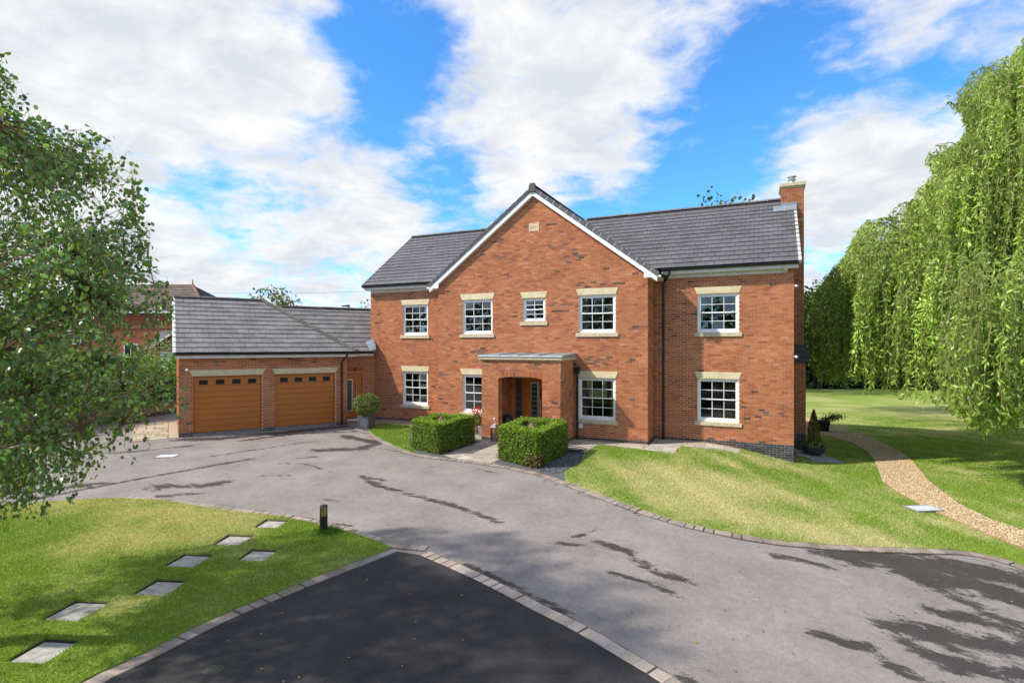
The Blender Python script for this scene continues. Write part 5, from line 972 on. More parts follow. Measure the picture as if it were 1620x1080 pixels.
# --- weeping willow on the right
def willow():
    root = empty('weeping_willow', (0, 0, 0)); tag(root, 'tall weeping willow with trailing pale green branches over the side lawn', 'tree')
    OUT = [(2300, -900), (1720, -60), (1640, 20), (1612, 70), (1585, 92), (1548, 90), (1530, 112), (1522, 136), (1492, 148), (1490, 164), (1524, 176), (1530, 205), (1512, 228), (1472, 228), (1462, 250), (1478, 275), (1452, 300), (1440, 318), (1414, 322), (1404, 342), (1372, 344), (1356, 364), (1340, 396), (1318, 420), (1296, 446), (1284, 480), (1277, 520), (1280, 572), (1296, 596), (1340, 612), (1400, 630), (1450, 640), (1490, 640), (1524, 655), (1530, 690), (1556, 702), (1600, 720), (1700, 745), (2300, 760)]
    C = np.array(at(1720, 21.5)); H = 17.0; Rr = 11.6; tr = MB(); base = np.array((C[0], C[1], -.8)); fork = np.array((C[0], C[1], 3.0)); tr.tube([tuple(base), (C[0]+.1, C[1], 1.2), tuple(fork)], [.62, .48, .42], 12); S0 = []; SD = []
    nl = 150; ang = rng.uniform(0, 2*math.pi, nl); rad = Rr*np.sqrt(rng.uniform(.02, 1.0, nl)); S0 = [] 
    for a, r in zip(ang, rad):
        top = 5.0+(H-5.0)*math.sqrt(max(0, 1-(r/Rr)**2))*rng.uniform(.42, 1.0); e = np.array((C[0]+math.cos(a)*r, C[1]+math.sin(a)*r, top)); t = np.linspace(0, 1, 9)[:, None]
        c = fork+(e-fork)*t; c[:, 2] = fork[2]+(top-fork[2])*np.sin(t[:, 0]*math.pi*.56)/math.sin(math.pi*.56); c[1:-1] += rng.normal(0, .14, (7, 3)); a_, b_, Z_ = proj(c)
        if a_[-1] > 1800 or (~inpoly(a_, b_, OUT) & (a_ < 1640)).any(): continue
        tr.tube([tuple(q) for q in c], list(np.linspace(.11, .014, 9)), 5, False)
        m = int(rng.integers(18, 26)); s = rng.uniform(.45, 1.0, m); idx = np.clip(s*8, 0, 7.999); i0 = idx.astype(int); f = (idx-i0)[:, None]; p = c[i0]*(1-f)+c[i0+1]*f+rng.normal(0, .3, (m, 3)); S0.append(p); SD.append(np.tile((math.cos(a), math.sin(a), 0), (m, 1)))
    nx_ = 20000; a_ = rng.uniform(0, 2*math.pi, nx_); r_ = Rr*np.sqrt(rng.uniform(.0, 1.0, nx_)); z_ = 3.4+(H-3.4)*np.sqrt(np.maximum(0, 1-(r_/Rr)**2))*rng.uniform(.12, 1.0, nx_)**.75
    E_ = np.column_stack([C[0]+np.cos(a_)*r_, C[1]+np.sin(a_)*r_, z_]); pa, pb, pz = proj(E_); k_ = inpoly(pa, pb, OUT) & inpoly(pa, pb+14, OUT) & (pa < 1780) & (pz > 9.5) & ((pz < 24) | (rng.uniform(0, 1, nx_) < .4)); E_, a_ = E_[k_][:620], a_[k_][:620]; nr_ = 46; zr_ = rng.uniform(13.2, 16.0, nr_); lo_ = np.array([at(p_, z__, h__) for p_, z__, h__ in zip(rng.uniform(1535, 1690, nr_), zr_, rng.uniform(3.2, 5.2, nr_))]); E_ = np.vstack([E_, lo_]); a_ = np.r_[a_, np.arctan2(lo_[:, 1]-C[1], lo_[:, 0]-C[0])]; CL = [np.full(sum(map(len, S0)), -1)]; nc_ = 0
    for e_, q_ in zip(E_, a_):
        m = int(rng.integers(13, 28)); dv = np.array((math.cos(q_), math.sin(q_), 0)); t_ = rng.uniform(-1.1, .5, m)[:, None]; S0.append(e_+dv*t_+np.array((0, 0, 1))*(.25*t_-.3*t_*t_)+rng.normal(0, .17, (m, 3))); SD.append(np.tile(dv, (m, 1))); CL.append(np.full(m, nc_)); nc_ += 1
        if rng.uniform() < .5: tr.tube([tuple(e_-dv*1.6+np.array((0, 0, -.5))), tuple(e_-dv*.6+np.array((0, 0, .05))), tuple(e_)], [.03, .02, .008], 5, False)
    CL = np.concatenate(CL); cl_len = rng.uniform(1.2, 4.6, nc_+1); cl_len[nc_-nr_:nc_] = rng.uniform(2.8, 4.4, nr_); cl_tint = np.exp(rng.normal(.05, .24, nc_+1))
    S0 = np.concatenate(S0); SD = np.concatenate(SD); n = len(S0); floor = -.2+2.0*fbm(S0[:, 0]*.5, S0[:, 1]*.5, 5, 3)+rng.uniform(0, .8, n); Ln = np.minimum(S0[:, 2]-floor, cl_len[CL]*rng.uniform(.7, 1.2, n)); Ln = np.maximum(Ln, .6); st = 42; t = np.linspace(0, 1, st)
    out = rng.uniform(.25, .8, n); sway = rng.normal(0, .10, (n, 2)); px_ = S0[:, None, :]+np.zeros((1, st, 1))
    arc = np.minimum(t/.28, 1)[None]*out[:, None]; drop = np.where(t < .2, t*t*2.2, t-.112)[None]*Ln[:, None]
    px_[:, :, 0] += SD[:, None, 0]*arc+sway[:, None, 0]*np.sin(t*5)[None]*.6; px_[:, :, 1] += SD[:, None, 1]*arc+sway[:, None, 1]*np.cos(t*4)[None]*.6; px_[:, :, 2] += .18*np.sin(np.minimum(t/.2, 1)*math.pi)[None]-drop
    a, b, Z = proj(px_); vis = inpoly(a, b, OUT) & (Z > 9)
    k = vis[:, 6]; front = (Z[:, 0] < C[0]*-SY+C[1]*CY+2.5); keep = (front | (rng.uniform(0, 1, n) < .45)) & (a[:, 0] > 1240) & (a[:, 0] < 1760) & k
    px_, vis = px_[keep], vis[keep]; Ln = Ln[keep]; n = len(px_); tint = (cl_tint[CL]*np.exp(rng.normal(0, .1, len(CL))))[keep]; tw = MB(); V = []; Fq = []
    # stems as thin three-sided ribbons
    stem = px_[:, ::4]; ns = stem.shape[1]; r = .006; o1 = np.array((r, 0, 0)); o2 = np.array((0, r, 0)); SV = np.stack([stem-o1-o2, stem+o1-o2, stem+o2], 2).reshape(-1, 3); okst = vis[:, ::4]; i = np.arange(n)[:, None]*ns+np.arange(ns-1)[None]; okf = (okst[:, :-1] & okst[:, 1:]).ravel(); i = i.ravel()[okf]; Fq = np.concatenate([np.stack([i*3+p, i*3+(p+1) % 3, i*3+3+(p+1) % 3, i*3+3+p], -1) for p in range(3)])
    per = np.clip((Ln/.055).astype(int), 14, 100); ids = np.repeat(np.arange(n), per); s = rng.uniform(.02, 1, len(ids)); idx = np.clip(s*(st-1), 0, st-1.001); i0 = idx.astype(int); f = (idx-i0)[:, None]; P = px_[ids, i0]*(1-f)+px_[ids, i0+1]*f; kk = vis[ids, i0]; P, ids = P[kk], ids[kk]; m = len(P)
    D = unit(rng.normal(0, .5, (m, 3))+np.array((0, 0, -.62))); P = P+rng.normal(0, .02, P.shape); c = lcol(m, (.21, .315, .045), (.36, .47, .10), .20)*tint[ids][:, None]
    trunk = tr.build('trunk', BARK, root, smooth=True); fast('hanging_twigs', SV, Fq, WTWIG, trunk)
    leaves('crown', P, D, rng.normal(0, 1, (m, 3)), rng.uniform(.11, .21, m), rng.uniform(.018, .030, m), c, LEAF, root, lance=True)
willow()
# --- other trees
def tree(label, pos, H, R, ca, cb, seed, n=3600, size=.2, zc=.5, squash=.8, cat='tree', group=None, name='tree', trunk_h=None, mat=None):
    global rng
    rng = np.random.default_rng(seed); root = empty(name, (0, 0, 0)); tag(root, label, cat, group); x, y = pos[:2]; b = float(zf(x, y))-.1; top = H; cz = H*zc+ (H*(1-zc))*.15; hz = (H-cz); tr = MB(); tp = curve((x, y, b), (x, y, cz+hz*.4), 0, 7, .1); tr.tube([tuple(q) for q in tp], list(np.linspace(.035*H*.6, .03, 7)), 9)
    nc = 70; d = unit(rng.normal(0, 1, (nc, 3))); d[:, 2] = np.where(d[:, 2] < -.35, -d[:, 2]*.6, d[:, 2]); rr = rng.uniform(.35, 1.0, nc)**.6; cc = np.array((x, y, cz))+d*rr[:, None]*np.array((R, R, hz*.92))*(.82+.36*vnoise(d[:, 0]*2+seed, d[:, 1]*2+d[:, 2]*3, seed))[:, None]
    for q in cc[:26]: c = curve(tp[3+int(rng.integers(0, 3))], q, .1*R, 5, .15); tr.tube([tuple(v) for v in c], list(np.linspace(.012*H, .01, 5)), 5, False)
    k = rng.integers(0, nc, n); P = cc[k]+unit(rng.normal(0, 1, (n, 3)))*(rng.uniform(0, 1, (n, 1))**.5)*R*.30*np.array((1, 1, squash)); D = rdir(n, .3); tint = np.exp(rng.normal(0, .18, nc))[k][:, None]
    t = tr.build('trunk', BARK, root, smooth=True); leaves('crown', P, D, rng.normal(0, .6, (n, 3))+np.array((0, 0, .8)), size*rng.uniform(.7, 1.4, n), size*.34*rng.uniform(.7, 1.3, n), lcol(n, ca, cb, .22)*tint, mat or LEAF, root)
    return root
GA, GB = (.035, .07, .015), (.075, .125, .03)
tree('round-topped green tree showing above the main roof ridge', at(1142, 44), 15.5, 4.6, (.05, .09, .02), (.10, .15, .035), 3, 2600, .3, .45)
tree('pale leafy tree rising behind the garage roof', at(430, 44), 8.2, 2.9, (.09, .11, .04), (.16, .18, .08), 4, 2600, .2, .5)
tree('small tree top peeping over the distant bungalow roof', at(579, 47), 7.25, 1.0, (.06, .09, .02), (.10, .14, .04), 5, 400, .2, .6)
lab = ['dark woodland tree right behind the chimney end of the house', 'second dark tree of the wood, counted from the house', 'tall dark tree in the middle of the wood behind the lawn', 'slender shaded tree further along the wood behind willow', 'broad dark tree deep behind the hanging willow branches', 'shaded tree at the wood edge half hidden by willow', 'dark tree beyond the willow trunk at the lawn end', 'last dark tree of the wood, furthest from the house']
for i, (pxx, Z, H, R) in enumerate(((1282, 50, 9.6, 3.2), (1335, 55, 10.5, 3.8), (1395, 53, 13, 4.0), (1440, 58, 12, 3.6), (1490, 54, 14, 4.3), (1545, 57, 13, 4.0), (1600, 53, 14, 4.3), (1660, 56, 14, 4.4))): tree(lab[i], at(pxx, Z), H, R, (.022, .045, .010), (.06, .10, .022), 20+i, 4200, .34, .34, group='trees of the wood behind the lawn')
tree('bright green broadleaf tree between chimney and willow', at(1297, 48.5), 9.6, 2.2, (.07, .13, .02), (.14, .20, .04), 33, 1800, .24, .55)
rng = np.random.default_rng(99)
def mass(name, label, cat, P0, P1, depth, h0, h1, n, size, ca, cb, kind=None, core=True, mat=None, top=1.0):
    """a hedge or thicket along a line"""
    P0, P1 = np.array(P0[:2], float), np.array(P1[:2], float); u = unit((P1-P0)[None])[0]; v = np.array((-u[1], u[0])); L_ = np.linalg.norm(P1-P0); s = rng.uniform(0, L_, n); hh = h0+(h1-h0)*fbm(s*.5, s*0+3, 8, 3); w = rng.uniform(-1, 1, n); zz = rng.uniform(.02, 1, n)**.8; rr = np.where(rng.uniform(0, 1, n) < .5, np.sign(w), w)*(1-.45*zz**3)*(.85+.3*fbm(s*.9, zz*3, 4, 2)); q = P0+u*s[:, None]+v*(rr*depth/2)[:, None]; P = np.column_stack([q, zf(q[:, 0], q[:, 1])+zz*hh])
    D = rdir(n, .2); out = np.column_stack([v[None]*np.sign(rr)[:, None], .6+zz]); root = empty(name, (0, 0, 0)); tag(root, label, cat, kind=kind)
    if core:
        m = fr(P0, u); k = MB(); k.hull8([(0, -depth*.32, -.8), (L_, -depth*.32, -.8), (L_, depth*.32, -.8), (0, depth*.32, -.8), (0, -depth*.2, h0*.6), (L_, -depth*.2, h0*.6), (L_, depth*.2, h0*.6), (0, depth*.2, h0*.6)]); k.build('stems_or_core', DARKCORE, root, mtx=m)  # added solid dark core: stands for inner shade, stops see-through
    o = leaves('foliage', P, D, out+rng.normal(0, .5, (n, 3)), size*rng.uniform(.7, 1.35, n), size*.36*rng.uniform(.8, 1.2, n), lcol(n, ca, cb, .25), mat or LEAF, root)
    return root
DARKCORE = mat_two('dark_core', (.008, .010, .004), (.022, .026, .01), 9, .95, .4, .02)
hq = np.array((-dwn[1], dwn[0]))*.95
mass('laurel_hedge', 'thick glossy laurel hedge growing behind the low brick wall', 'hedge', B+hq-dwn*2, A+hq+dwn*2.5, 1.6, 2.6, 3.5, 14000, .13, (.08, .18, .014), (.18, .30, .025))
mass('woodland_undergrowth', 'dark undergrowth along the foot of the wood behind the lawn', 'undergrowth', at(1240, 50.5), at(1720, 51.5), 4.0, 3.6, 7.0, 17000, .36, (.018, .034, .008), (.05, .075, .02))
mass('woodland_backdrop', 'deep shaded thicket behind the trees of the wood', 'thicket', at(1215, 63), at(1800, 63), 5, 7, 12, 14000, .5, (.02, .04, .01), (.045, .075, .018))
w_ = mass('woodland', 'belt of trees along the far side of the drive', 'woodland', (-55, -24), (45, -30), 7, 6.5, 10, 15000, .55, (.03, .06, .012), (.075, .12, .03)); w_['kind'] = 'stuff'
def shrub(parent, c, r, n, size, ca, cb, name='foliage', squash=(1, 1, 1), mat=None, flat=.0, yellow=0):
    d = unit(rng.normal(0, 1, (n, 3))); rr = rng.uniform(.55, 1.0, n)**.5*(.88+.24*vnoise(d[:, 0]*3+5, d[:, 1]*3+d[:, 2]*4, 2)); P = np.array(c)+d*rr[:, None]*r*np.array(squash); return leaves(name, P, unit(d*.7+rng.normal(0, .6, (n, 3))), d+rng.normal(0, .4, (n, 3))+np.array((0, 0, .3)), size*rng.uniform(.7, 1.3, n), size*.36*rng.uniform(.7, 1.3, n), lcol(n, ca, cb, .25, yellow), mat or LEAF, parent)
vs = empty('variegated_shrub', (0, 0, 0)); tag(vs, 'rounded pale grey-green shrub in front of the neighbouring house', 'shrub'); p = at(252, 30.5); shrub(vs, (p[0], p[1], 2.1), 1.35, 2600, .10, (.16, .19, .08), (.27, .30, .15), squash=(1, 1, 1.15)); MB().tube([(p[0], p[1], -.2), (p[0], p[1], 2.0)], [.08, .04], 7).build('stem', BARK, vs)
gs = empty('low_shrub', (0, 0, 0)); tag(gs, 'low yellow-green shrub at the foot of the garden wall', 'shrub'); p = gp(203, 668); shrub(gs, (p[0], p[1], .18), .55, 500, .10, (.10, .16, .02), (.20, .26, .05), squash=(1.3, 1, .6)); MB().tube([(p[0], p[1], -.15), (p[0], p[1], .2)], [.04, .02], 6).build('stem', BARK, gs)
# --- clipped box hedges either side of the path
def box_hedge(label, Q, ztop, seed, bare=None):
    root = empty('box_hedge', (0, 0, 0)); tag(root, label, 'hedge', 'clipped box hedges flanking the front path'); Q = [np.array(q) for q in Q]; c = sum(Q)/4; z0 = -.12; ih = .42; I = [c+(q-c)*(1-.42/np.linalg.norm(q-c)*1.35) for q in Q]; k = MB(); e = .10
    o = [c+(q-c)*(1-e/np.linalg.norm(q-c)) for q in Q]; i_ = [c+(q-c)*(1+e/np.linalg.norm(q-c)) for q in I]; zt = ztop-.04; vs_ = [(*q, z0) for q in o]+[(*q, zt) for q in o]+[(*q, zt) for q in i_]+[(*q, z0+.3) for q in i_]; k.add(vs_, [(j, (j+1) % 4, 4+(j+1) % 4, 4+j) for j in range(4)]+[(4+j, 4+(j+1) % 4, 8+(j+1) % 4, 8+j) for j in range(4)]+[(8+j, 8+(j+1) % 4, 12+(j+1) % 4, 12+j) for j in range(4)]+[(12, 13, 14, 15)]); k.build('stems_or_core', HCORE, root)  # added dark inner ring that blocks light through the leaves
    Bs = []; Ns = []
    def face(p0, p1, za, zb, nv, n):
        s = rng.uniform(-.01, 1.01, n); t = rng.uniform(0, 1, n); q = p0+(p1-p0)*s[:, None]; bul = .09*fbm(s*7+nv[0]*9, t*5+nv[1]*5, seed, 3)-.045+rng.normal(0, .024, n)-.09*ss(.86, 1.0, t)-.05*ss(.08, 0, t)-.07*(np.exp(-s*18)+np.exp(-(1-s)*18)); P = np.column_stack([q+nv*bul[:, None], za+(zb-za)*t]); Bs.append(P); Ns.append(np.tile((nv[0], nv[1], .25), (n, 1)))
    for j in range(4):
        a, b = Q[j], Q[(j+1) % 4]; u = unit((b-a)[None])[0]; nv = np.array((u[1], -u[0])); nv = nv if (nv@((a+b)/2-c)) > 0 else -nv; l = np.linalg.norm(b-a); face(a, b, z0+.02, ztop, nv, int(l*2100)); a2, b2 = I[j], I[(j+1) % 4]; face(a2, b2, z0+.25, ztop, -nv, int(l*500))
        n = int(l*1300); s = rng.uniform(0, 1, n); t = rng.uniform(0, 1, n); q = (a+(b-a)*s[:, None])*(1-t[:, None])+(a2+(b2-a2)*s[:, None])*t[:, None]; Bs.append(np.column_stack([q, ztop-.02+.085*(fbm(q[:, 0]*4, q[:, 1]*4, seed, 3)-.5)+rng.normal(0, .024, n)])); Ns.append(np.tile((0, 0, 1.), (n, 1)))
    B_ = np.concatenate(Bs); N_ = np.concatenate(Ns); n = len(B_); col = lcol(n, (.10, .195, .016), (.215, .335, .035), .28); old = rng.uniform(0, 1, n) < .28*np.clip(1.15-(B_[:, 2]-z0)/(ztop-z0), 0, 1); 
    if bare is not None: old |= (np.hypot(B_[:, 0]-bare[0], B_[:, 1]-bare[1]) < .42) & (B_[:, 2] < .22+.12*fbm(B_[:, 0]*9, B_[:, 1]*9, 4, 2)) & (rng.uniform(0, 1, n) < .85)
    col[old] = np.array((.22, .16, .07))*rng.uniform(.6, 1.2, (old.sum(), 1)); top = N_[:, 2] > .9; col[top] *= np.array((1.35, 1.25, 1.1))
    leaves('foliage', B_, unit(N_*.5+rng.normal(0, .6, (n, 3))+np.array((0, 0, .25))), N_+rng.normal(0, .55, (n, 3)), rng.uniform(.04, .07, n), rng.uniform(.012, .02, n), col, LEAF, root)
    st = MB(); st.lathe([(.05, 0), (.13, .1), (.12, .25), (.05, .36), (.01, .42)], (c[0], c[1], ztop-.32), 8); st.build('dead_plant', STRAW, root); m = 500; d = unit(rng.normal(0, 1, (m, 3))); leaves('dry_foliage', np.array((c[0], c[1], ztop-.1))+d*np.array((.13, .13, .2)), d, rng.normal(0, 1, (m, 3)), rng.uniform(.03, .06, m), rng.uniform(.004, .008, m), lcol(m, (.2, .15, .07), (.32, .25, .13), .2), LEAF, root)
HCORE = mat_two('hedge_core', (.012, .018, .006), (.035, .045, .015), 14, .95, .5, .02); STRAW = mat_two('dry_straw', (.17, .13, .06), (.28, .22, .11), 18, .95, .6, .02)
box_hedge('square clipped box hedge beside the small lawn and planter', [(-10.3, 14.5), (-8.95, 14.0), (-8.98, 16.35), (-10.46, 16.4)], .80, 3)
box_hedge('square clipped box hedge beside the slate chippings with a bare brown patch at its foot', [(-6.98, 14.1), (-5.48, 13.5), (-5.52, 16.05), (-7.15, 16.3)], .86, 8, (-5.48, 13.5))

# ------------------------------------------------------------------ things standing about
PLANTER = mat_two('slate_grey_planter', (.075, .085, .10), (.11, .12, .14), 7, .6, .2, .003); ZINC = mat_two('zinc_planter', (.20, .23, .26), (.30, .33, .36), 7, .5, .2, .003); COMP = mat_two('compost', (.02, .014, .01), (.05, .035, .025), 30, .95, .5, .01); TERRA = mat_two('terracotta', (.28, .11, .06), (.36, .15, .085), 8, .85, .2, .003)
def box_planter(label, c, ang, w0, w1, h, mat, rim, group=None, name='planter', panelled=True):
    root = empty(name, (c[0], c[1], float(zf(*c))+.02)); root.rotation_euler.z = ang; tag(root, label, 'planter', group); k = MB(); k.hull8([(-w0, -w0, .02), (w0, -w0, .02), (w0, w0, .02), (-w0, w0, .02), (-w1, -w1, h), (w1, -w1, h), (w1, w1, h), (-w1, w1, h)]); b_ = k.build('box', mat, root, bevel=.008)
    k = MB(); r = rim
    for q in ((-w1-r, w1+r, -w1-r, -w1+.03), (-w1-r, w1+r, w1-.03, w1+r), (-w1-r, -w1+.03, -w1+.03, w1-.03), (w1-.03, w1+r, -w1+.03, w1-.03)): k.box(*q, h-.03, h+.015)
    k.build('rim', mat, root, bevel=.004); k = MB()
    for q in ((-w0-.015, w0+.015, -w0-.015, w0+.015),): k.box(*q, -.02, .035)
    k.build('foot', mat, root, bevel=.004)
    if panelled:
        k = MB(); w = (w0+w1)/2
        for s in (-1, 1):
            for (a, b) in ((-.78, -.72), (.72, .78)): k.box(a*w, b*w, s*(w+.002)-.006, s*(w+.002)+.006, .07, h-.06)
            for (z0, z1) in ((.07, .09), (h-.08, h-.06)): k.box(-.72*w, .72*w, s*(w+.002)-.006, s*(w+.002)+.006, z0, z1)
            for (a, b) in ((-.78, -.72), (.72, .78)): k.box(s*(w+.002)-.006, s*(w+.002)+.006, a*w, b*w, .07, h-.06)
        k.build('panel_moulding', mat, root)
    MB().box(-w1+.03, w1-.03, -w1+.03, w1-.03, h-.06, h-.035).build('compost', COMP, root); return root
p = gp(580, 679); pl_ = box_planter('slate grey square planter holding a round flowering shrub beside the garage', p, .1, .23, .25, .52, PLANTER, .012)
f_ = shrub(pl_, (0, 0, .98), .50, 2600, .06, (.07, .12, .02), (.17, .23, .06), squash=(1.05, 1.05, .82), yellow=.08); n = 60; d = unit(rng.normal(0, 1, (n, 3))); d[:, 2] = abs(d[:, 2])*.6; leaves('flowers', np.array((0, 0, .98))+d*np.array((.5, .5, .42)), d, rng.normal(0, 1, (n, 3)), rng.uniform(.03, .05, n), rng.uniform(.012, .018, n), np.tile((.75, .72, .66), (n, 1)), LEAF, pl_); MB().tube([(0, 0, .48), (.02, 0, .9)], [.03, .02], 7).build('stem', BARK, pl_)
p = gp(768, 691); pz = box_planter('light zinc grey tapered planter with a spindly plant next to the porch', p, -.05, .17, .205, .37, ZINC, .014); n = 420; t = rng.uniform(0, 1, n); P = np.column_stack([rng.normal(.06, .05+.12*t, n), rng.normal(0, .05+.12*t, n), .36+.62*t]); leaves('foliage', P, rdir(n, -.3), rng.normal(0, 1, (n, 3)), rng.uniform(.03, .06, n), rng.uniform(.004, .008, n), lcol(n, (.11, .12, .04), (.2, .2, .08), .25), LEAF, pz)
k = MB()
for i in range(9): a = i*.7; k.tube([(0, 0, .34), (.05*math.cos(a)+.04, .05*math.sin(a), .62), (.13*math.cos(a)+.07, .13*math.sin(a), .95)], [.008, .006, .003], 4)
k.build('stems_or_core', BARK, pz); shrub(pz, (0, 0, .38), .2, 260, .05, (.08, .14, .02), (.16, .22, .04), name='underplanting', squash=(1, 1, .4), yellow=.1)
p = gp(752, 688); fp = empty('flower_pot', (p[0]-.05, p[1]+.25, -.1)); tag(fp, 'terracotta pot of bright red geraniums behind the left box hedge', 'flower pot'); MB().lathe([(0, 0), (.12, 0), (.16, .30), (.18, .30), (.18, .35), (.15, .35), (.14, .31), (0, .31)]).build('pot', TERRA, fp); shrub(fp, (0, 0, .52), .22, 320, .07, (.06, .12, .02), (.13, .2, .04)); n = 240
hd = np.array([(-.14, -.05, .88), (.12, -.08, .85), (0, .05, .93), (-.05, -.1, .80)])[rng.integers(0, 4, n)]; d = unit(rng.normal(0, 1, (n, 3))); leaves('flower_heads', hd+d*.05, d, rng.normal(0, 1, (n, 3)), rng.uniform(.03, .05, n), rng.uniform(.014, .02, n), np.tile((.72, .018, .012), (n, 1))*rng.uniform(.7, 1.2, (n, 1)), LEAF, fp); k = MB()
for q in ((-.14, -.05, .88), (.12, -.08, .85), (0, .05, .93)): k.tube([(0, 0, .35), q], .006, 5)
k.build('stems_or_core', WTWIG, fp)
# lantern and boot-shaped stand in the porch mouth
p = np.array((-8.47, 16.82)); la = empty('lantern', (p[0], p[1], -.09)); tag(la, 'tall polished steel lantern with ring handle by the porch pillar', 'lantern'); k = MB(); k.box(-.11, .11, -.11, .11, 0, .05)
for sx in (-.1, .085):
    for sy in (-.1, .085): k.box(sx, sx+.015, sy, sy+.015, .05, .48)
k.build('frame', STEEL, la); k = MB(); k.hull8([(-.12, -.12, .48), (.12, -.12, .48), (.12, .12, .48), (-.12, .12, .48), (-.05, -.05, .58), (.05, -.05, .58), (.05, .05, .58), (-.05, .05, .58)]); k.build('roof', STEELD, la); MB().tube([(.085*math.cos(a), 0, .68+.10*math.sin(a)) for a in np.linspace(-math.pi/2, 1.5*math.pi, 18)], .012, 6, False).build('handle', STEEL, la, smooth=True); MB().box(-.088, .088, -.088, .088, .052, .478).build('glass', GLASS, la); MB().lathe([(0, .05), (.04, .05), (.04, .25), (0, .25)]).build('candle', FASCIA, la)
ub = empty('porch_stool', (-8.40, 17.75, -.1)); tag(ub, 'dark green upright oval stand against the inner porch wall', 'stand'); k = MB(); k.lathe([(0, 0), (.16, 0), (.19, .2), (.2, .5), (.17, .72), (.1, .82), (0, .85)], (0, 0, 0), 18); k.build('body', DGREEN, ub, smooth=True); MB().lathe([(.2, .02), (.21, .05), (.2, .08)], (0, 0, 0), 18).build('base_ring', BLACK, ub)
sc = empty('dwarf_conifer', (-6.52, 16.75, -.1)); tag(sc, 'small pointed conifer in a pot against the right porch pillar', 'potted plant'); MB().lathe([(0, 0), (.12, 0), (.15, .26), (.165, .26), (.165, .31), (.13, .31), (0, .29)]).build('pot', TERRA, sc); n = 900; t = rng.uniform(0, 1, n); a = rng.uniform(0, 6.28, n); r = .15*(1-t)**.8*rng.uniform(.7, 1, n); leaves('foliage', np.column_stack([r*np.cos(a), r*np.sin(a), .3+.62*t]), np.column_stack([np.cos(a)*.5, np.sin(a)*.5, np.full(n, .9)]), np.column_stack([np.cos(a), np.sin(a), a*0]), rng.uniform(.04, .07, n), rng.uniform(.006, .01, n), lcol(n, (.04, .09, .02), (.09, .15, .03), .2), LEAF, sc)
# bowl with cone conifer, and square pot, at the right-hand end of the house
def cone_leaves(par, z0, h, R, n, ca, cb): t = rng.uniform(0, 1, n); a = rng.uniform(0, 6.28, n); r = R*np.interp(t, (0, .15, .6, 1), (.8, 1, .72, .05))*rng.uniform(.75, 1.05, n); return leaves('conifer', np.column_stack([r*np.cos(a), r*np.sin(a), z0+h*t]), np.column_stack([np.cos(a)*.4, np.sin(a)*.4, np.full(n, .9)]), np.column_stack([np.cos(a), np.sin(a), a*0+.2]), rng.uniform(.05, .09, n), rng.uniform(.008, .014, n), lcol(n, ca, cb, .25), LEAF, par)
p = gp(1288, 724); bo = empty('bowl_planter', (p[0], p[1]+.15, float(zf(*p))+.07)); tag(bo, 'wide dark bowl with a brown-green cone conifer at the house corner', 'planter'); MB().lathe([(0, 0), (.2, 0), (.33, .12), (.40, .30), (.42, .30), (.42, .33), (.38, .33), (.30, .2), (0, .22)], n=24).build('bowl', BOWL, bo, smooth=False); cone_leaves(bo, .25, 1.3, .24, 1900, (.09, .10, .02), (.17, .16, .04)); MB().tube([(0, 0, .2), (0, 0, 1.2)], [.03, .01], 6).build('stem', BARK, bo); shrub(bo, (0, 0, .36), .38, 380, .07, (.12, .15, .05), (.3, .32, .16), name='trailing_plants', squash=(1, 1, .35))['kind'] = 'stuff'
p = gp(1300, 683); bp_ = empty('square_pot', (p[0], p[1], float(zf(*p))+.07)); tag(bp_, 'black square pot with a leaning leafy plant beside the gravel path', 'planter'); k = MB(); k.hull8([(-.25, -.25, 0), (.25, -.25, 0), (.25, .25, 0), (-.25, .25, 0), (-.32, -.32, .46), (.32, -.32, .46), (.32, .32, .46), (-.32, .32, .46)]); k.build('pot', BLACK, bp_, bevel=.02); n = 520; t = rng.uniform(0, 1, n); leaves('foliage', np.column_stack([rng.normal(.1, .18, n)+.55*t, rng.normal(0, .16, n), .45+.28*t+rng.normal(0, .05, n)]), rdir(n, -.2), rng.normal(0, 1, (n, 3)), rng.uniform(.06, .1, n), rng.uniform(.015, .025, n), lcol(n, (.05, .09, .02), (.13, .18, .05), .25), LEAF, bp_)
k = MB()
for i in range(7): k.tube([(0, 0, .42), (.2+.05*i, -.15+.05*i, .62), (.35+.05*i, -.2+.07*i, .72)], [.012, .008, .004], 5)
k.build('stems_or_core', BARK, bp_)
for (a, b, w, d, an) in ((1301, 729, .5, .45, .3), (1283, 722, .5, .6, .05)):
    c = gp(a, b); u_ = np.array((math.cos(an), math.sin(an))); v_ = np.array((-u_[1], u_[0])); q = [c+u_*x*w+v_*y*d for x, y in ((-1, -1), (1, -1), (1, 1), (-1, 1))]; k = MB(); k.hull8([(x, y, float(zf(x, y))+.03) for x, y in q]+[(x, y, float(zf(x, y))+.068) for x, y in q]); o = k.build('paving_flag', SLABGREY, bevel=.006); tag(o, 'grey paving flag laid in the grass ' + ('right of the bowl planter' if a > 1290 else 'under the bowl planter'), 'paving flag')
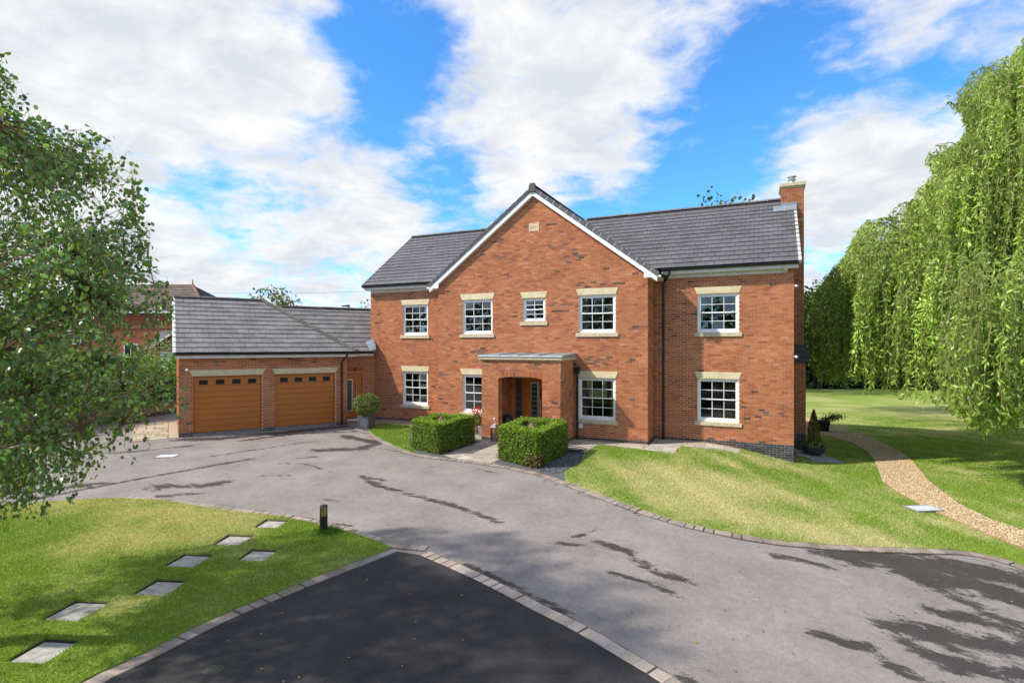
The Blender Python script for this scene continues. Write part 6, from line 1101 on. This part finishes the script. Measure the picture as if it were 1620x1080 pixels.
# bollard light
p = gp(512, 845); bl = empty('bollard_light', (p[0], p[1], float(zf(*p))+.03)); tag(bl, 'short black cylindrical bollard light with slatted amber top on the lawn', 'bollard light'); k = MB(); k.lathe([(0, 0), (.072, 0), (.072, .315), (.066, .32), (0, .32)], n=20); k.build('post', BLACK, bl); k = MB(); k.lathe([(0, .32), (.060, .32), (.060, .50), (0, .50)], n=16); k.build('lens', AMBER, bl)
for i in range(6): MB().lathe([(.061, .336+i*.031), (.072, .333+i*.031), (.072, .339+i*.031), (.061, .342+i*.031)], n=20).build('louvre', BLACK, bl)
MB().lathe([(.0, .515), (.06, .513), (.07, .50), (0, .498)], n=20).build('cap', BLACK, bl)
for s in range(3): a = s*2.1+.3; MB().tube([(.066*math.cos(a), .066*math.sin(a), .31), (.066*math.cos(a), .066*math.sin(a), .51)], .006, 5).build('rod', BLACK, bl)
n = 600; q = p+rng.normal(0, .11, (n, 2))+np.array((.1, .02)); z = zf(q[:, 0], q[:, 1])+.045; o = leaves('grass_tuft', np.column_stack([q, z]), rng.normal(0, .35, (n, 3))+np.array((0, 0, 1.)), rng.normal(0, 1, (n, 3)), rng.uniform(.06, .13, n), rng.uniform(.003, .005, n), lcol(n, (.05, .13, .012), (.09, .2, .02), .2), GRASSB, None, lance=True); tag(o, 'longer tuft of green grass round the foot of the bollard light', 'grass tuft', kind='stuff')
p = gp(41, 766); bk = empty('drive_post', (p[0], p[1], float(zf(*p)))); tag(bk, 'plain black square post standing at the lawn edge under the birch', 'post'); MB().box(-.055, .055, -.055, .055, 0, .56).build('shaft', BLACK, bk, bevel=.006); MB().box(-.11, .11, -.11, .11, 0, .03).build('base_plate', BLACK, bk); k = MB(); k.hull8([(-.06, -.06, .56), (.06, -.06, .56), (.06, .06, .56), (-.06, .06, .56), (-.02, -.02, .585), (.02, -.02, .585), (.02, .02, .585), (-.02, .02, .585)]); k.build('cap', BLACK, bk)
# inspection covers
def cover(label, c, w, d, an, mat, dz, n=3):
    root = empty('inspection_cover', (c[0], c[1], float(zf(*c))+dz)); root.rotation_euler.z = an; tag(root, label, 'drain cover'); k = MB(); t = .025
    for q in ((-w, w, -d, -d+t), (-w, w, d-t, d), (-w, -w+t, -d+t, d-t), (w-t, w, -d+t, d-t)): k.box(*q, -.02, .012)
    k.build('frame', STEELD, root); MB().box(-w+t+.003, w-t-.003, -d+t+.003, d-t-.003, -.02, .008).build('plate', mat, root)
cover('pale metal drain cover set in the old tarmac in front of the garage', gp(264.5, 721.5), .30, .23, YAW+.15, GALV, .006); cover('light metal inspection cover at the edge of the gravel path', gp(1460.5, 808.5), .34, .22, .55, GALV, .075)
k = MB(); c = gp(338, 1060); k.lathe([(0, .002), (.10, .002), (.105, 0)], (c[0], c[1], float(zf(*c))+.0085), 18); tag(k.build('tarmac_patch', MOSSP, smooth=False), 'small round mossy patch in the newer dark tarmac', 'patch')
# coiled hose by the right hedge and fallen leaves
p = gp(905, 716); k = MB(); k.tube([(p[0]+(.26+.012*t)*math.cos(t), p[1]+(.26+.012*t)*math.sin(t)*.8, -.065+.006*t) for t in np.linspace(0, 19, 110)], .011, 6); tag(k.build('garden_hose', BLACK, smooth=True), 'black hose coiled on the ground beside the right box hedge', 'hose')
n = 420; q = rng.uniform((-13, 1.5), (4.5, 15), (n*2, 2)); q = q[:n]; z = zf(q[:, 0], q[:, 1])+.062; k_ = inpoly(q[:, 0], q[:, 1], rightLawn) | inpoly(q[:, 0], q[:, 1], leftLawn); z = np.where(k_, z+.02, z-.045); d = rng.normal(0, 1, (n, 3)); d[:, 2] *= .1; cc = np.array([(.34, .13, .04), (.42, .26, .09), (.24, .12, .05), (.5, .42, .2)])[rng.integers(0, 4, n)]
o = leaves('fallen_leaves', np.column_stack([q, z]), d, np.tile((0, 0, 1.), (n, 1))+rng.normal(0, .2, (n, 3)), rng.uniform(.025, .05, n), rng.uniform(.009, .015, n), cc, LEAF); tag(o, 'few dry brown leaves scattered over drive and lawn', 'fallen leaves', kind='stuff')
